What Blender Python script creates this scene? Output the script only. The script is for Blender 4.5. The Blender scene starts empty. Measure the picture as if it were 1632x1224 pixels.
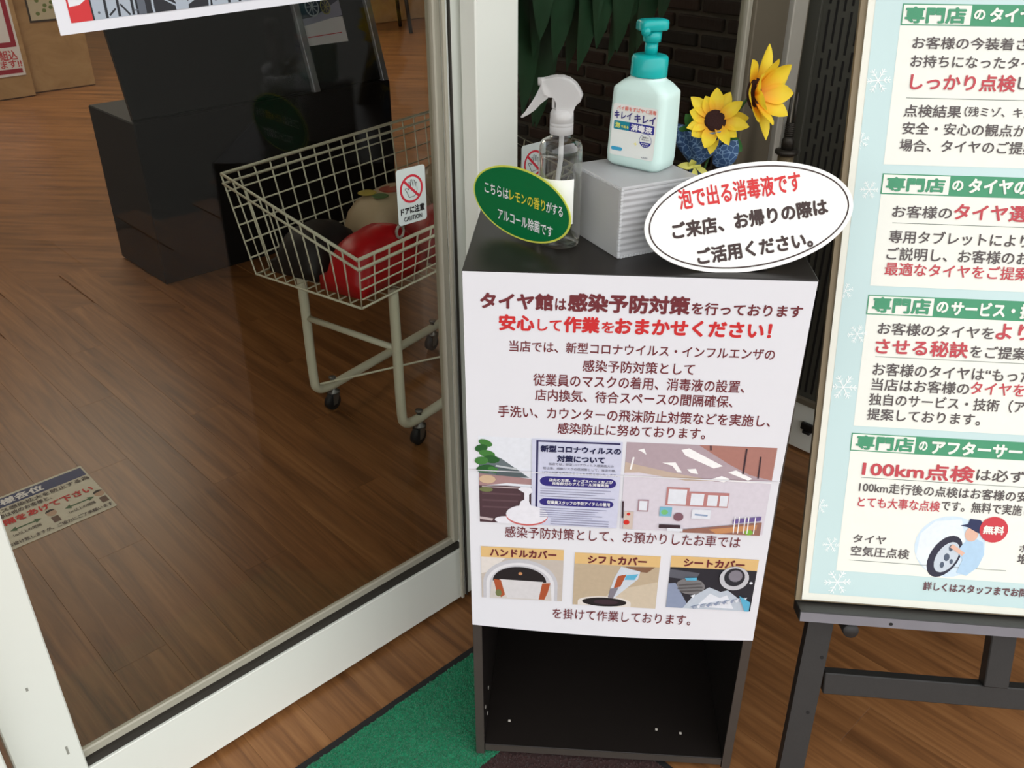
import bpy, bmesh, math, random
from mathutils import Vector, Matrix
random.seed(7)
S = bpy.context.scene
COL = S.collection

# ------------------------------------------------------------------ camera, world, light, exposure
cam_d = bpy.data.cameras.new('camera'); cam = bpy.data.objects.new('camera', cam_d); COL.objects.link(cam)
cam_d.sensor_fit = 'HORIZONTAL'; cam_d.sensor_width = 36.0; cam_d.lens = 36.0 * 1440 / 1632
cam_d.clip_start = 0.02; cam_d.clip_end = 200
CR, CU, CF = Vector((0.9974, 0.0720, 0.0008)), Vector((-0.0363, 0.4935, 0.8690)), Vector((-0.0622, 0.8668, -0.4948))
M = Matrix((CR, CU, -CF)).transposed().to_4x4(); M.translation = Vector((0.1318, -1.005, 1.2942))
cam.matrix_world = M
S.camera = cam
S.view_settings.view_transform = 'Standard'; S.view_settings.look = 'None'
S.view_settings.gamma = 1.0; S.view_settings.use_curve_mapping = False
S.view_settings.exposure = 0.20

w = bpy.data.worlds.new('overcast_sky'); S.world = w; w.use_nodes = True
bg = w.node_tree.nodes['Background']; bg.inputs[0].default_value = (0.985, 0.985, 0.985, 1); bg.inputs[1].default_value = 1.9


# wall frames: A runs along the sliding doors, B leaves the corner towards the easel
C0 = Vector((0.5943, 1.0881, 0)); DA = Vector((0.6743, 0.7385, 0)); NA = Vector((0.7385, -0.6743, 0)); DB = NA.copy(); NB = -DA
UP = Vector((0, 0, 1))
def FA(a, off, z): return C0 - DA * a + NA * off + UP * z
def FB(s, off, z): return C0 + DB * s + NB * off + UP * z

def area_light(name, loc, size, power, color, sy=None):
    d = bpy.data.lights.new(name, 'AREA'); d.energy = power; d.size = size; d.color = color
    if sy: d.shape = 'RECTANGLE'; d.size_y = sy
    o = bpy.data.objects.new(name, d); o.location = loc; COL.objects.link(o)
    return o
area_light('shop_ceiling_fill', FA(0.4, -4.6, 2.6), 1.6, 45, (1.0, 0.90, 0.76))  # unseen area light added at ceiling height to light the shop interior
area_light('shop_counter_fill', FA(-1.8, -5.4, 2.6), 1.6, 45, (1.0, 0.90, 0.76))  # added fill for the counter and far room, no visible fixture
area_light('shop_door_fill', FA(1.6, -2.6, 2.6), 1.2, 12, (1.0, 0.90, 0.76))  # weak added fill just inside the doors, source not visible

# ------------------------------------------------------------------ materials
def lin(c): 
    c = c / 255.0
    return c / 12.92 if c <= 0.04045 else ((c + 0.055) / 1.055) ** 2.4
def rgb(r, g, b): return (lin(r), lin(g), lin(b), 1)
MATS = {}
def mat(name, col, rough=0.5, noise=0.06, scale=40.0, bump=0.0, bscale=None, metal=0.0, spec=0.5, sheen=0.0, trans=0.0, ior=1.45, stretch=None, sss=0.0):
    if name in MATS: return MATS[name]
    m = bpy.data.materials.new(name); m.use_nodes = True; nt = m.node_tree; N = nt.nodes; L = nt.links
    p = N['Principled BSDF']
    p.inputs['Roughness'].default_value = rough; p.inputs['Metallic'].default_value = metal
    p.inputs['Specular IOR Level'].default_value = spec; p.inputs['IOR'].default_value = ior
    p.inputs['Transmission Weight'].default_value = trans
    if sheen: p.inputs['Sheen Weight'].default_value = sheen
    c = rgb(*col)
    tc = N.new('ShaderNodeTexCoord'); mp = N.new('ShaderNodeMapping'); L.new(tc.outputs['Object'], mp.inputs[0])
    if stretch: mp.inputs['Scale'].default_value = stretch
    nz = N.new('ShaderNodeTexNoise'); nz.inputs['Scale'].default_value = scale; nz.inputs['Detail'].default_value = 4; L.new(mp.outputs[0], nz.inputs['Vector'])
    mx = N.new('ShaderNodeMix'); mx.data_type = 'RGBA'
    mx.inputs[6].default_value = tuple(max(0, v * (1 - noise)) for v in c[:3]) + (1,)
    mx.inputs[7].default_value = tuple(min(1, v * (1 + noise)) for v in c[:3]) + (1,)
    L.new(nz.outputs['Fac'], mx.inputs[0]); L.new(mx.outputs[2], p.inputs['Base Color'])
    if bump:
        b = N.new('ShaderNodeBump'); b.inputs['Strength'].default_value = bump; b.inputs['Distance'].default_value = 0.002
        n2 = N.new('ShaderNodeTexNoise'); n2.inputs['Scale'].default_value = bscale or scale; n2.inputs['Detail'].default_value = 5
        L.new(mp.outputs[0], n2.inputs['Vector']); L.new(n2.outputs['Fac'], b.inputs['Height']); L.new(b.outputs[0], p.inputs['Normal'])
    MATS[name] = m
    return m

def wood_mat(name, dark, mid, light, rough=0.35, use_random=True, sx=1.6, sy=34.0):
    m = bpy.data.materials.new(name); m.use_nodes = True; nt = m.node_tree; N = nt.nodes; L = nt.links; p = N['Principled BSDF']
    p.inputs['Roughness'].default_value = rough; p.inputs['Specular IOR Level'].default_value = 0.35
    tc = N.new('ShaderNodeTexCoord'); oi = N.new('ShaderNodeObjectInfo')
    add = N.new('ShaderNodeVectorMath'); add.operation = 'ADD'
    sc = N.new('ShaderNodeVectorMath'); sc.operation = 'SCALE'; sc.inputs[0].default_value = (17.0, 9.0, 5.0)
    L.new(oi.outputs['Random'], sc.inputs['Scale']); L.new(tc.outputs['Object'], add.inputs[0]); L.new(sc.outputs[0], add.inputs[1])
    mp = N.new('ShaderNodeMapping'); mp.inputs['Scale'].default_value = (sx, sy, 4); L.new(add.outputs[0], mp.inputs[0])
    nz = N.new('ShaderNodeTexNoise'); nz.inputs['Scale'].default_value = 1.7; nz.inputs['Detail'].default_value = 7; nz.inputs['Roughness'].default_value = 0.62; nz.inputs['Distortion'].default_value = 0.9
    L.new(mp.outputs[0], nz.inputs['Vector'])
    cr = N.new('ShaderNodeValToRGB'); e = cr.color_ramp.elements
    e[0].position = 0.28; e[0].color = rgb(*dark); e[1].position = 0.72; e[1].color = rgb(*light)
    x = e.new(0.5); x.color = rgb(*mid)
    L.new(nz.outputs['Fac'], cr.inputs[0])
    hs = N.new('ShaderNodeHueSaturation'); mr = N.new('ShaderNodeMapRange'); mr.inputs[3].default_value = 0.93; mr.inputs[4].default_value = 1.07
    L.new(oi.outputs['Random'], mr.inputs[0]); L.new(mr.outputs[0], hs.inputs['Value']); L.new(cr.outputs[0], hs.inputs['Color'])
    L.new(hs.outputs[0], p.inputs['Base Color'])
    MATS[name] = m
    return m

def glass_mat(name, tint, ior=1.45, rough=0.0, power=4.0, f90=0.7):
    m = bpy.data.materials.new(name); m.use_nodes = True; nt = m.node_tree; N = nt.nodes; L = nt.links
    N.remove(N['Principled BSDF']); out = N['Material Output']
    t = N.new('ShaderNodeBsdfTransparent'); t.inputs[0].default_value = tint
    g = N.new('ShaderNodeBsdfGlossy'); g.inputs['Roughness'].default_value = rough; g.inputs['Color'].default_value = (1, 1, 1, 1)
    f = N.new('ShaderNodeLayerWeight'); f.inputs['Blend'].default_value = 0.5
    pw = N.new('ShaderNodeMath'); pw.operation = 'POWER'; pw.inputs[1].default_value = power; L.new(f.outputs['Facing'], pw.inputs[0])
    f0 = ((ior - 1) / (ior + 1)) ** 2
    mr = N.new('ShaderNodeMapRange'); mr.inputs[3].default_value = f0; mr.inputs[4].default_value = f90; L.new(pw.outputs[0], mr.inputs[0])
    mx = N.new('ShaderNodeMixShader'); L.new(mr.outputs[0], mx.inputs[0]); L.new(t.outputs[0], mx.inputs[1]); L.new(g.outputs[0], mx.inputs[2])
    L.new(mx.outputs[0], out.inputs['Surface'])
    MATS[name] = m
    return m

def translucent_mat(name, col, alpha, rough=0.3, stripes=None):
    m = bpy.data.materials.new(name); m.use_nodes = True; nt = m.node_tree; N = nt.nodes; L = nt.links; p = N['Principled BSDF']; out = N['Material Output']
    p.inputs['Base Color'].default_value = rgb(*col); p.inputs['Roughness'].default_value = rough
    tl = N.new('ShaderNodeBsdfTranslucent'); tl.inputs[0].default_value = rgb(*col)
    m1 = N.new('ShaderNodeMixShader'); m1.inputs[0].default_value = 0.35; L.new(p.outputs[0], m1.inputs[1]); L.new(tl.outputs[0], m1.inputs[2])
    tr = N.new('ShaderNodeBsdfTransparent')
    m2 = N.new('ShaderNodeMixShader'); m2.inputs[0].default_value = alpha; L.new(tr.outputs[0], m2.inputs[1]); L.new(m1.outputs[0], m2.inputs[2])
    L.new(m2.outputs[0], out.inputs['Surface'])
    if stripes:
        tc = N.new('ShaderNodeTexCoord'); wv = N.new('ShaderNodeTexWave'); wv.bands_direction = 'Z'; wv.inputs['Scale'].default_value = stripes; wv.inputs['Distortion'].default_value = 0.4
        L.new(tc.outputs['Object'], wv.inputs['Vector'])
        b = N.new('ShaderNodeBump'); b.inputs['Strength'].default_value = 0.5; b.inputs['Distance'].default_value = 0.002
        L.new(wv.outputs['Fac'], b.inputs['Height']); L.new(b.outputs[0], p.inputs['Normal'])
    MATS[name] = m
    return m

WHITE = mat('white_coated_aluminium', (228, 231, 222), 0.45, 0.03, 6, 0.02, 300)
STONE = mat('beige_gasket_aluminium', (168, 164, 148), 0.5, 0.05, 8)
GASKET = mat('dark_rubber_gasket', (48, 44, 38), 0.7)
GLASS = glass_mat('door_glass', (0.90, 0.905, 0.88, 1), 1.30)
PLANK = wood_mat('brown_wood_plank', (92, 59, 33), (128, 86, 50), (152, 107, 66), sx=1.1, sy=22)
FLOORB = wood_mat('brown_wood_floor_beyond', (84, 54, 32), (124, 83, 48), (148, 102, 62), sx=1.2, sy=12)
BLACKW = mat('dark_brown_shelf_laminate', (31, 27, 25), 0.34, 0.12, 30, 0.03, 60, stretch=(1, 1, 12), spec=0.35)
PAPER = mat('white_paper', (228, 229, 235), 0.55, 0.015, 20)
INK = dict(
    m=mat('maroon_ink', (112, 44, 50), 0.6), r=mat('red_ink', (205, 44, 46), 0.6), n=mat('navy_ink', (30, 32, 74), 0.6), g=mat('grey_ink', (120, 122, 140), 0.6),
    w=mat('white_ink', (236, 236, 238), 0.6), G=mat('green_ink', (72, 150, 112), 0.6), W=mat('pale_ink', (238, 240, 230), 0.6), k=mat('dark_grey_ink', (88, 80, 80), 0.6),
    b=mat('brown_ink', (110, 76, 80), 0.6), K=mat('black_ink', (26, 24, 26), 0.6), B=mat('warm_black_ink', (58, 40, 38), 0.6), y=mat('yellow_ink', (226, 214, 66), 0.6), P=mat('salmon_ink', (226, 120, 104), 0.6),
    N=mat('blue_violet_ink', (52, 44, 122), 0.6), p=mat('rose_red_ink', (192, 72, 80), 0.6), L=mat('lemon_ink', (222, 226, 110), 0.6))
def flat(name, r, g, b): return mat(name, (r, g, b), 0.55, 0.08 if name.startswith('photo') else 0.03, 150 if name.startswith('photo') else 60)

# ------------------------------------------------------------------ builders
BASE = {}
def props(o, label=None, cat=None, group=None, kind=None):
    if label: o['label'] = label
    if cat: o['category'] = cat
    if group: o['group'] = group
    if kind: o['kind'] = kind
    return o
def root(name, loc, label=None, cat=None, group=None, kind=None):
    o = bpy.data.objects.new(name, None); o.empty_display_size = 0.05; o.location = loc; COL.objects.link(o); BASE[o] = Vector(loc)
    return props(o, label, cat, group, kind)
def add(name, verts, faces, m, parent=None, smooth=False, midx=None, base=None, **kw):
    if parent is not None: b = BASE[parent]
    elif base is not None: b = Vector(base)
    else:
        xs = [v[0] for v in verts]; ys = [v[1] for v in verts]; zs = [v[2] for v in verts]
        b = Vector(((min(xs) + max(xs)) / 2, (min(ys) + max(ys)) / 2, min(zs)))
    me = bpy.data.meshes.new(name); me.from_pydata([tuple(Vector(v) - b) for v in verts], [], faces)
    for x in (m if isinstance(m, (list, tuple)) else [m]): me.materials.append(x)
    if midx: me.polygons.foreach_set('material_index', midx)
    if smooth: me.polygons.foreach_set('use_smooth', [True] * len(me.polygons))
    me.update()
    o = bpy.data.objects.new(name, me); COL.objects.link(o)
    if parent is not None: o.parent = parent; BASE[o] = b
    else: o.location = b; BASE[o] = b
    return props(o, **kw)
def cuboid(o, ax, ay, az, bevel=0.0):
    """box from corner o with edge vectors ax, ay, az -> verts, faces"""
    o = Vector(o); ax, ay, az = Vector(ax), Vector(ay), Vector(az)
    if ax.cross(ay).dot(az) < 0: o = o + ax; ax = -ax
    if not bevel:
        v = [o, o + ax, o + ax + ay, o + ay, o + az, o + ax + az, o + ax + ay + az, o + ay + az]
        return v, [(0, 3, 2, 1), (4, 5, 6, 7), (0, 1, 5, 4), (1, 2, 6, 5), (2, 3, 7, 6), (3, 0, 4, 7)]
    bm = bmesh.new(); v, f = cuboid(o, ax, ay, az)
    bv = [bm.verts.new(x) for x in v]
    for q in f: bm.faces.new([bv[i] for i in q])
    bmesh.ops.bevel(bm, geom=bm.edges[:], offset=bevel, segments=2 if bevel > 0.004 else 1, affect='EDGES', profile=0.5)
    bm.verts.index_update(); vs = [x.co.copy() for x in bm.verts]; fs = [tuple(x.index for x in q.verts) for q in bm.faces]; bm.free()
    return vs, fs
def box(name, o, ax, ay, az, m, parent=None, bevel=0.0, **kw):
    v, f = cuboid(o, ax, ay, az, bevel); return add(name, v, f, m, parent, **kw)
def merge(*parts):
    V, F = [], []
    for v, f in parts:
        n = len(V); V += list(v); F += [tuple(i + n for i in q) for q in f]
    return V, F
def prism(pts, t):
    """closed polygon of 3-D points extruded by vector t"""
    n = len(pts); t = Vector(t); V = [Vector(q) for q in pts] + [Vector(q) + t for q in pts]
    F = [tuple(range(n))[::-1], tuple(range(n, 2 * n))] + [(i, (i + 1) % n, n + (i + 1) % n, n + i) for i in range(n)]
    nrm = Vector((0, 0, 0))
    for i in range(n): nrm += V[i].cross(V[(i + 1) % n])
    if nrm.dot(t) < 0: F = [q[::-1] for q in F]
    return V, F
def frame_of(d):
    d = Vector(d).normalized(); a = Vector((0, 0, 1)) if abs(d.z) < 0.9 else Vector((1, 0, 0))
    x = d.cross(a).normalized(); return x, d.cross(x).normalized(), d
def tube(path, r, n=8, cap=True):
    path = [Vector(q) for q in path]; R = r if isinstance(r, (list, tuple)) else [r] * len(path)
    V, F = [], []; px = None
    for i, q in enumerate(path):
        d = (path[min(i + 1, len(path) - 1)] - path[max(i - 1, 0)]).normalized()
        if px is None: x, y, _ = frame_of(d)
        else:
            x = (px - d * px.dot(d)).normalized(); y = d.cross(x)
        px = x
        V += [q + (x * math.cos(2 * math.pi * k / n) + y * math.sin(2 * math.pi * k / n)) * R[i] for k in range(n)]
    for i in range(len(path) - 1):
        for k in range(n): F.append((i * n + k, i * n + (k + 1) % n, (i + 1) * n + (k + 1) % n, (i + 1) * n + k))
    if cap: F += [tuple(range(n))[::-1], tuple(range((len(path) - 1) * n, len(path) * n))]
    return V, F
def lathe(o, prof, n=24, axis=UP, capt=True, capb=True):
    x, y, z = frame_of(axis); o = Vector(o); V, F = [], []
    for r, h in prof: V += [o + z * h + (x * math.cos(2 * math.pi * k / n) + y * math.sin(2 * math.pi * k / n)) * r for k in range(n)]
    for i in range(len(prof) - 1):
        for k in range(n): F.append((i * n + k, i * n + (k + 1) % n, (i + 1) * n + (k + 1) % n, (i + 1) * n + k))
    if capb: F.append(tuple(range(n))[::-1])
    if capt: F.append(tuple(range((len(prof) - 1) * n, len(prof) * n)))
    return V, F
def smooth_path(pts, n=6):
    P = [Vector(q) for q in pts]; out = []
    for i in range(len(P) - 1):
        a, b, c, d = P[max(i - 1, 0)], P[i], P[i + 1], P[min(i + 2, len(P) - 1)]
        for k in range(n):
            t = k / n; out.append(0.5 * ((2 * b) + (c - a) * t + (2 * a - 5 * b + 4 * c - d) * t * t + (3 * b - a - 3 * c + d) * t ** 3))
    return out + [P[-1]]

# ---- printed sheets: flat print lying on a real sheet, units are millimetres on the sheet
TEXTS = []; BOLD = [0.006, 0.017, 0.026, 0.042, 0.048]
class Sheet:
    def __init__(s, o, ux, uy): s.o, s.ux, s.uy = Vector(o), Vector(ux).normalized(), Vector(uy).normalized(); s.n = s.ux.cross(s.uy).normalized()
    def P(s, u, v, l=0.0): return s.o + s.ux * (u / 1000) + s.uy * (v / 1000) + s.n * l
    def text(s, parent, st, u0, u1, vc, h, ink, bold=1, lift=0.0004, rot=0.0, name='lettering'):
        TEXTS.append((s, parent, st, u0, u1, vc, h, INK[ink] if isinstance(ink, str) else ink, bold, lift, rot, name))
    def poly(s, pts, l=0.0003): return [s.P(u, v, l) for u, v in pts]
    def art(s, name, parent, layers, lift=0.0003, step=0.00006, **kw):
        """layers = [(material, [(u,v)...]), ...] painted one above the other into one printed piece"""
        V, F, MI, ms = [], [], [], []
        for i, (m, pts) in enumerate(layers):
            if m not in ms: ms.append(m)
            n = len(V); a = sum(pts[k][0] * pts[(k + 1) % len(pts)][1] - pts[(k + 1) % len(pts)][0] * pts[k][1] for k in range(len(pts)))
            V += s.poly(pts, lift + i * step); q = tuple(range(n, n + len(pts))); F.append(q if a > 0 else q[::-1]); MI.append(ms.index(m))
        return add(name, V, F, ms, parent, midx=MI, **kw)
def ell(cx, cy, rx, ry, n=28, a0=0, a1=360, rot=0):
    o = []; k = n if a1 - a0 >= 360 else n + 1; cr, sr = math.cos(math.radians(rot)), math.sin(math.radians(rot))
    for i in range(k):
        t = math.radians(a0 + (a1 - a0) * i / n); x, y = rx * math.cos(t), ry * math.sin(t); o.append((cx + x * cr - y * sr, cy + x * sr + y * cr))
    return o
def rec(x0, y0, x1, y1): return [(x0, y0), (x1, y0), (x1, y1), (x0, y1)]
def rrec(x0, y0, x1, y1, r, n=5):
    o = []
    for cx, cy, a in ((x1 - r, y1 - r, 0), (x0 + r, y1 - r, 90), (x0 + r, y0 + r, 180), (x1 - r, y0 + r, 270)):
        o += [(cx + r * math.cos(math.radians(a + 90 * k / n)), cy + r * math.sin(math.radians(a + 90 * k / n))) for k in range(n + 1)]
    return o
def line(x0, y0, x1, y1, w):
    d = math.hypot(x1 - x0, y1 - y0); a, b = -(y1 - y0) / d * w / 2, (x1 - x0) / d * w / 2
    return [(x0 + a, y0 + b), (x1 + a, y1 + b), (x1 - a, y1 - b), (x0 - a, y0 - b)]
def flush_texts():
    made = {}
    for t in TEXTS:
        key = t[2]
        if key in made: continue
        c = bpy.data.curves.new('lettering', 'FONT'); c.body = t[2]; c.size = 1; c.resolution_u = 3
        o = bpy.data.objects.new('lettering', c); COL.objects.link(o); made[key] = o
    dg = bpy.context.evaluated_depsgraph_get(); geo = {}
    for k, o in made.items():
        ev = o.evaluated_get(dg); me = ev.to_mesh(); geo[k] = ([v.co.copy() for v in me.vertices], [tuple(p.vertices) for p in me.polygons]); ev.to_mesh_clear()
    for o in list(made.values()):
        c = o.data; bpy.data.objects.remove(o); bpy.data.curves.remove(c)
    for s, parent, st, u0, u1, vc, h, ink, bold, lift, rot, name in TEXTS:
        V0, F0 = geo[st]; V, F = [], []; d = BOLD[bold]
        for dx, dy in ([(0, 0)] if not d else [(d * math.cos(k * math.pi / 4), d * math.sin(k * math.pi / 4)) for k in (range(1, 8, 2) if bold < 2 else range(8))]):
            n = len(V); V += [Vector((v.x + dx, v.y + dy, n / max(1, len(V0)))) for v in V0]; F += [tuple(i + n for i in q) for q in F0]
        xs = [v.x for v in V]; ys = [v.y for v in V]; x0, x1, y0, y1 = min(xs), max(xs), min(ys), max(ys)
        sx = (u1 - u0) / (x1 - x0); sy = h / (y1 - y0); cx, cy = (u0 + u1) / 2, vc; cr, sr = math.cos(math.radians(rot)), math.sin(math.radians(rot))
        sgn = 1 if s.up_sign > 0 else -1
        out = []
        for v in V:
            a, b = (v.x - (x0 + x1) / 2) * sx, (v.y - (y0 + y1) / 2) * sy
            out.append(s.P(cx + a * cr - b * sr * 1.0, cy + sgn * (a * sr + b * cr), lift + v.z * 0.00004))
        add(name, out, F if sgn > 0 else [q[::-1] for q in F], ink, parent)
Sheet.up_sign = 1      # +1: second axis points up the sheet

# ------------------------------------------------------------------ floor (each plank its own piece near the camera)
ZT = 0.876
fl = root('floor', (0, 0, 0), kind='structure')
def ground(name, pts, z, m, parent=None, **kw): return add(name, [(p.x, p.y, z) for p in pts], [tuple(range(len(pts)))], m, parent, **kw)
box('floor_base', FA(-6, 2.6, -0.05), DA * -13, NA * -12, UP * 0.045, FLOORB, fl)
PW, PL = 0.105, 0.92
pv, pf = cuboid((0.0001, 0.0001, -0.006), (PL - 0.0002, 0, 0), (0, PW - 0.0002, 0), (0, 0, 0.006), 0.0003)
pm = bpy.data.meshes.new('plank'); pm.from_pydata([tuple(v) for v in pv], [], pf); pm.materials.append(PLANK); pm.update()
prot = Matrix((DB, DA, UP)).transposed().to_4x4()
n = 0
for i in range(-23, 15):
    sh = ((i * 37) % 11) / 11.0 * PL
    for k in range(-3, 4):
        s0 = k * PL - sh + 0.2; t0 = i * PW
        mid = C0 + DB * (s0 + PL / 2) + DA * (t0 + PW / 2)
        if s0 < -2.6 or s0 > 2.1: continue
        o = bpy.data.objects.new('plank', pm); COL.objects.link(o); o.parent = fl
        mm = prot.copy(); mm.translation = C0 + DB * s0 + DA * t0; o.matrix_local = mm; n += 1
        if n >= 290: break
CONC = mat('grey_concrete_paving', (104, 103, 98), 0.8, 0.12, 8, 0.1, 60)
add('pavement', [(x, y, -0.06) for x, y in ((-40, -40), (40, -40), (40, 40), (-40, 40))], [(0, 1, 2, 3)], CONC, kind='structure')

# ------------------------------------------------------------------ shell of the shop behind the doors
WALLC = mat('cream_wall_paint', (196, 178, 146), 0.7, 0.05, 3)
CEILM = mat('white_ceiling_board', (225, 223, 215), 0.8, 0.03, 5)
box('ceiling', FA(-4, 0.95, 2.75), DA * -11, NA * -9.95, UP * 0.05, CEILM, kind='structure')
box('wall_back', FA(-4.3, -8.6, 0), DA * -10.5, NA * -0.1, UP * 2.75, WALLC, kind='structure')
box('wall_left', FA(6.2, -8.6, 0), DA * -0.1, NA * 8.6, UP * 2.75, WALLC, kind='structure')
box('wall_lintel', FA(0.0, -0.04, 2.13), DA * -6.2, NA * 0.085, UP * 0.62, WHITE, kind='structure')
box('wall_side', FA(6.2, -0.04, 0.0), DA * 2.5, NA * 0.06, UP * 2.13, WHITE, kind='structure')

# brick wall running back from the corner, behind the second door
MORT = mat('grey_mortar', (102, 96, 88), 0.9, 0.15, 25, 0.2, 120)
BRK = [mat('dark_brown_brick', (50, 38, 34), 0.8, 0.25, 30, 0.5, 90), mat('umber_brick', (62, 46, 40), 0.8, 0.25, 30, 0.5, 90), mat('charcoal_brick', (42, 38, 36), 0.8, 0.25, 30, 0.5, 90)]
bw = root('wall_brick', FB(-1.0, -0.6, 0), kind='structure')
box('mortar', FB(-1.72, -0.62, 0), DB * 1.70, NB * -0.1, UP * 2.75, MORT, bw)
box('wall_right', FA(-4.3, -0.02, 0), DA * 0.1, NA * -8.5, UP * 2.75, WALLC, kind='structure')
box('wall_corner', FA(-0.05, -0.03, 0), DA * 4.2, NA * -0.1, UP * 2.75, WALLC, kind='structure')
BLn, BH = 0.188, 0.052
bms = []
for j, bmtl in enumerate(BRK):
    v, f = cuboid((0, 0, 0), (BLn - 0.016, 0, 0), (0, 0.02, 0), (0, 0, BH - 0.014), 0.004)
    me = bpy.data.meshes.new('brick'); me.from_pydata([tuple(q) for q in v], [], f); me.materials.append(bmtl); me.update(); bms.append(me)
brot = Matrix((DB, NB * -1.0, UP)).transposed().to_4x4()
for r in range(24):
    for c in range(8):
        s0 = -1.715 + c * BLn + (BLn / 2 if r % 2 else 0); z0 = 0.24 + r * BH
        o = bpy.data.objects.new('brick', random.choice(bms)); COL.objects.link(o); o.parent = bw
        mm = Matrix((DB, DA, UP)).transposed().to_4x4()
        mm.translation = FB(s0, -0.606 + random.uniform(-0.003, 0.004), z0) - BASE[bw]
        o.matrix_local = mm

# ------------------------------------------------------------------ sliding door leaves
def leaf(name, a0, a1, off, zb=0.012, zt=2.12, st=0.085, right_st=None, right_m=None):
    """leaf spans a1 (near end) .. a0 (corner end); off = front face"""
    r = root(name, FA((a0 + a1) / 2, off - 0.018, zb), kind='structure'); th = NA * -0.035
    rs = right_st or st
    box('stile', FA(a1, off, zb), DA * st, th, UP * (zt - zb), WHITE, r, 0.002)
    box('stile', FA(a0 + rs, off, zb), DA * rs, th, UP * (zt - zb), right_m or WHITE, r, 0.002)
    box('bottom_rail', FA(a1 - st, off - 0.0015, zb), DA * (a1 - a0 - st - rs), th * 0.92, UP * 0.122, WHITE, r, 0.001)
    box('top_rail', FA(a1 - st, off - 0.0015, zt - 0.08), DA * (a1 - a0 - st - rs), th * 0.92, UP * 0.08, WHITE, r, 0.001)
    gl, gr = a1 - st, a0 + rs
    box('glazing_bead', FA(gl, off - 0.006, zb + 0.1225), DA * (gl - gr), NA * -0.022, UP * 0.012, GASKET, r)
    box('glazing_bead', FA(gl, off - 0.012, zb + 0.1347), DA * (gl - gr), NA * -0.010, UP * 0.016, STONE, r, 0.002)
    box('glazing_bead', FA(gr + 0.014, off - 0.008, zb + 0.14), DA * 0.0138, NA * -0.020, UP * (zt - 0.10 - zb - 0.14), STONE, r, 0.002)
    box('pane', FA(gl + 0.004, off - 0.015, zb + 0.118), DA * (gl - gr + 0.008), NA * -0.004, UP * (zt - zb - 0.19), GLASS, r)
    return r
d1 = leaf('door_1', 0.925, 1.79, 0.0, right_st=0.052)
box('edge_strip', FA(0.972, 0.0004, 0.014), DA * 0.003, NA * 0.004, UP * 2.1, GASKET, d1)
box('edge_strip', FA(0.985, 0.0004, 0.014), DA * 0.006, NA * 0.006, UP * 2.1, STONE, d1, 0.001)
TAUPE = mat('taupe_aluminium', (108, 100, 84), 0.5, 0.05, 8)
d2 = leaf('door_2', 0.142, 0.957, 0.045, right_st=0.10, right_m=TAUPE)
d3 = leaf('door_3', 1.80, 2.64, 0.045)
SCUFF = mat('grey_scuff', (150, 150, 140), 0.8)
for a, z, h in ((1.745, 0.33, 0.006), (1.725, 0.185, 0.016)):
    box('scuff', FA(a, 0.0001, z), DA * 0.003, NA * 0.0004, UP * h, SCUFF, d1)
jamb = root('trim_1', FA(0.07, 0.02, 0), kind='structure')
TAUPE = mat('taupe_aluminium', (108, 100, 84), 0.5, 0.05, 8)
box('jamb_profile', FA(0.138, 0.03, 0), DA * 0.04, NA * -0.06, UP * 2.12, TAUPE, jamb, 0.002)
box('jamb_profile', FA(0.092, 0.038, 0), DA * 0.054, NA * -0.07, UP * 2.12, mat('grey_white_aluminium', (184, 180, 168), 0.5), jamb, 0.002)
box('jamb_profile', FA(0.033, 0.02, 0), DA * 0.04, NA * -0.05, UP * 2.12, TAUPE, jamb, 0.002)
rail = root('trim_2', FA(1.2, 0.0, 0), kind='structure')
box('track', FA(2.7, -0.034, 0.0002), DA * 2.6, NA * 0.012, UP * 0.006, mat('steel_track', (120, 116, 108), 0.35, metal=0.8), rail)

# wall B: slotted dark door leaf with white bottom rail, leaving the corner to the right
DKG = mat('dark_olive_grey_panel', (74, 74, 66), 0.5, 0.06, 10)
SLOT = mat('black_slot', (22, 20, 19), 0.8)
dB_ = root('door_4', FB(0.55, -0.02, 0), kind='structure')
box('bottom_rail', FB(0.0, 0.0, 0.008), DB * 1.1, NB * -0.035, UP * 0.128, WHITE, dB_, 0.002)
box('bottom_rail_lip', FB(0.0, 0.004, 0.1365), DB * 1.1, NB * -0.03, UP * 0.016, TAUPE, dB_, 0.001)
box('slotted_panel', FB(0.0, -0.006, 0.153), DB * 1.1, NB * -0.02, UP * 1.97, DKG, dB_)
box('corner_stile', FB(0.0, 0.004, 0.153), DB * 0.048, NB * -0.0095, UP * 1.97, DKG, dB_, 0.001)
sv = []
for c in range(40):
    s = 0.060 + c * 0.0168; z = 0.168 + (0.0 if c % 2 else 0.03)
    if z < 0.6: 
        ln = 0.43 + 0.02 * ((c * 7) % 3); sv.append(cuboid(FB(s, -0.0075, 0.168), DB * 0.0055, NB * 0.003, UP * ln)); z = 0.168 + ln + 0.012
    while z < 1.9:
        ln = 0.04 + 0.022 * ((c * 5 + int(z * 40)) % 3); sv.append(cuboid(FB(s, -0.0075, z), DB * 0.0046, NB * 0.003, UP * ln)); z += ln + 0.012
V, F = merge(*sv); add('slot_rows', V, F, SLOT, dB_, kind='stuff')
lt = cuboid(FB(0.175, 0.0005, 0.072), DB * 0.04, NB * 0.010, UP * 0.020, 0.002); lt2 = cuboid(FB(0.183, 0.0005, 0.064), DB * 0.02, NB * 0.012, UP * 0.0078, 0.001)
V, F = merge(lt, lt2); add('latch', V, F, mat('black_plastic', (18, 18, 18), 0.5), dB_, label='black plastic latch')

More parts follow.
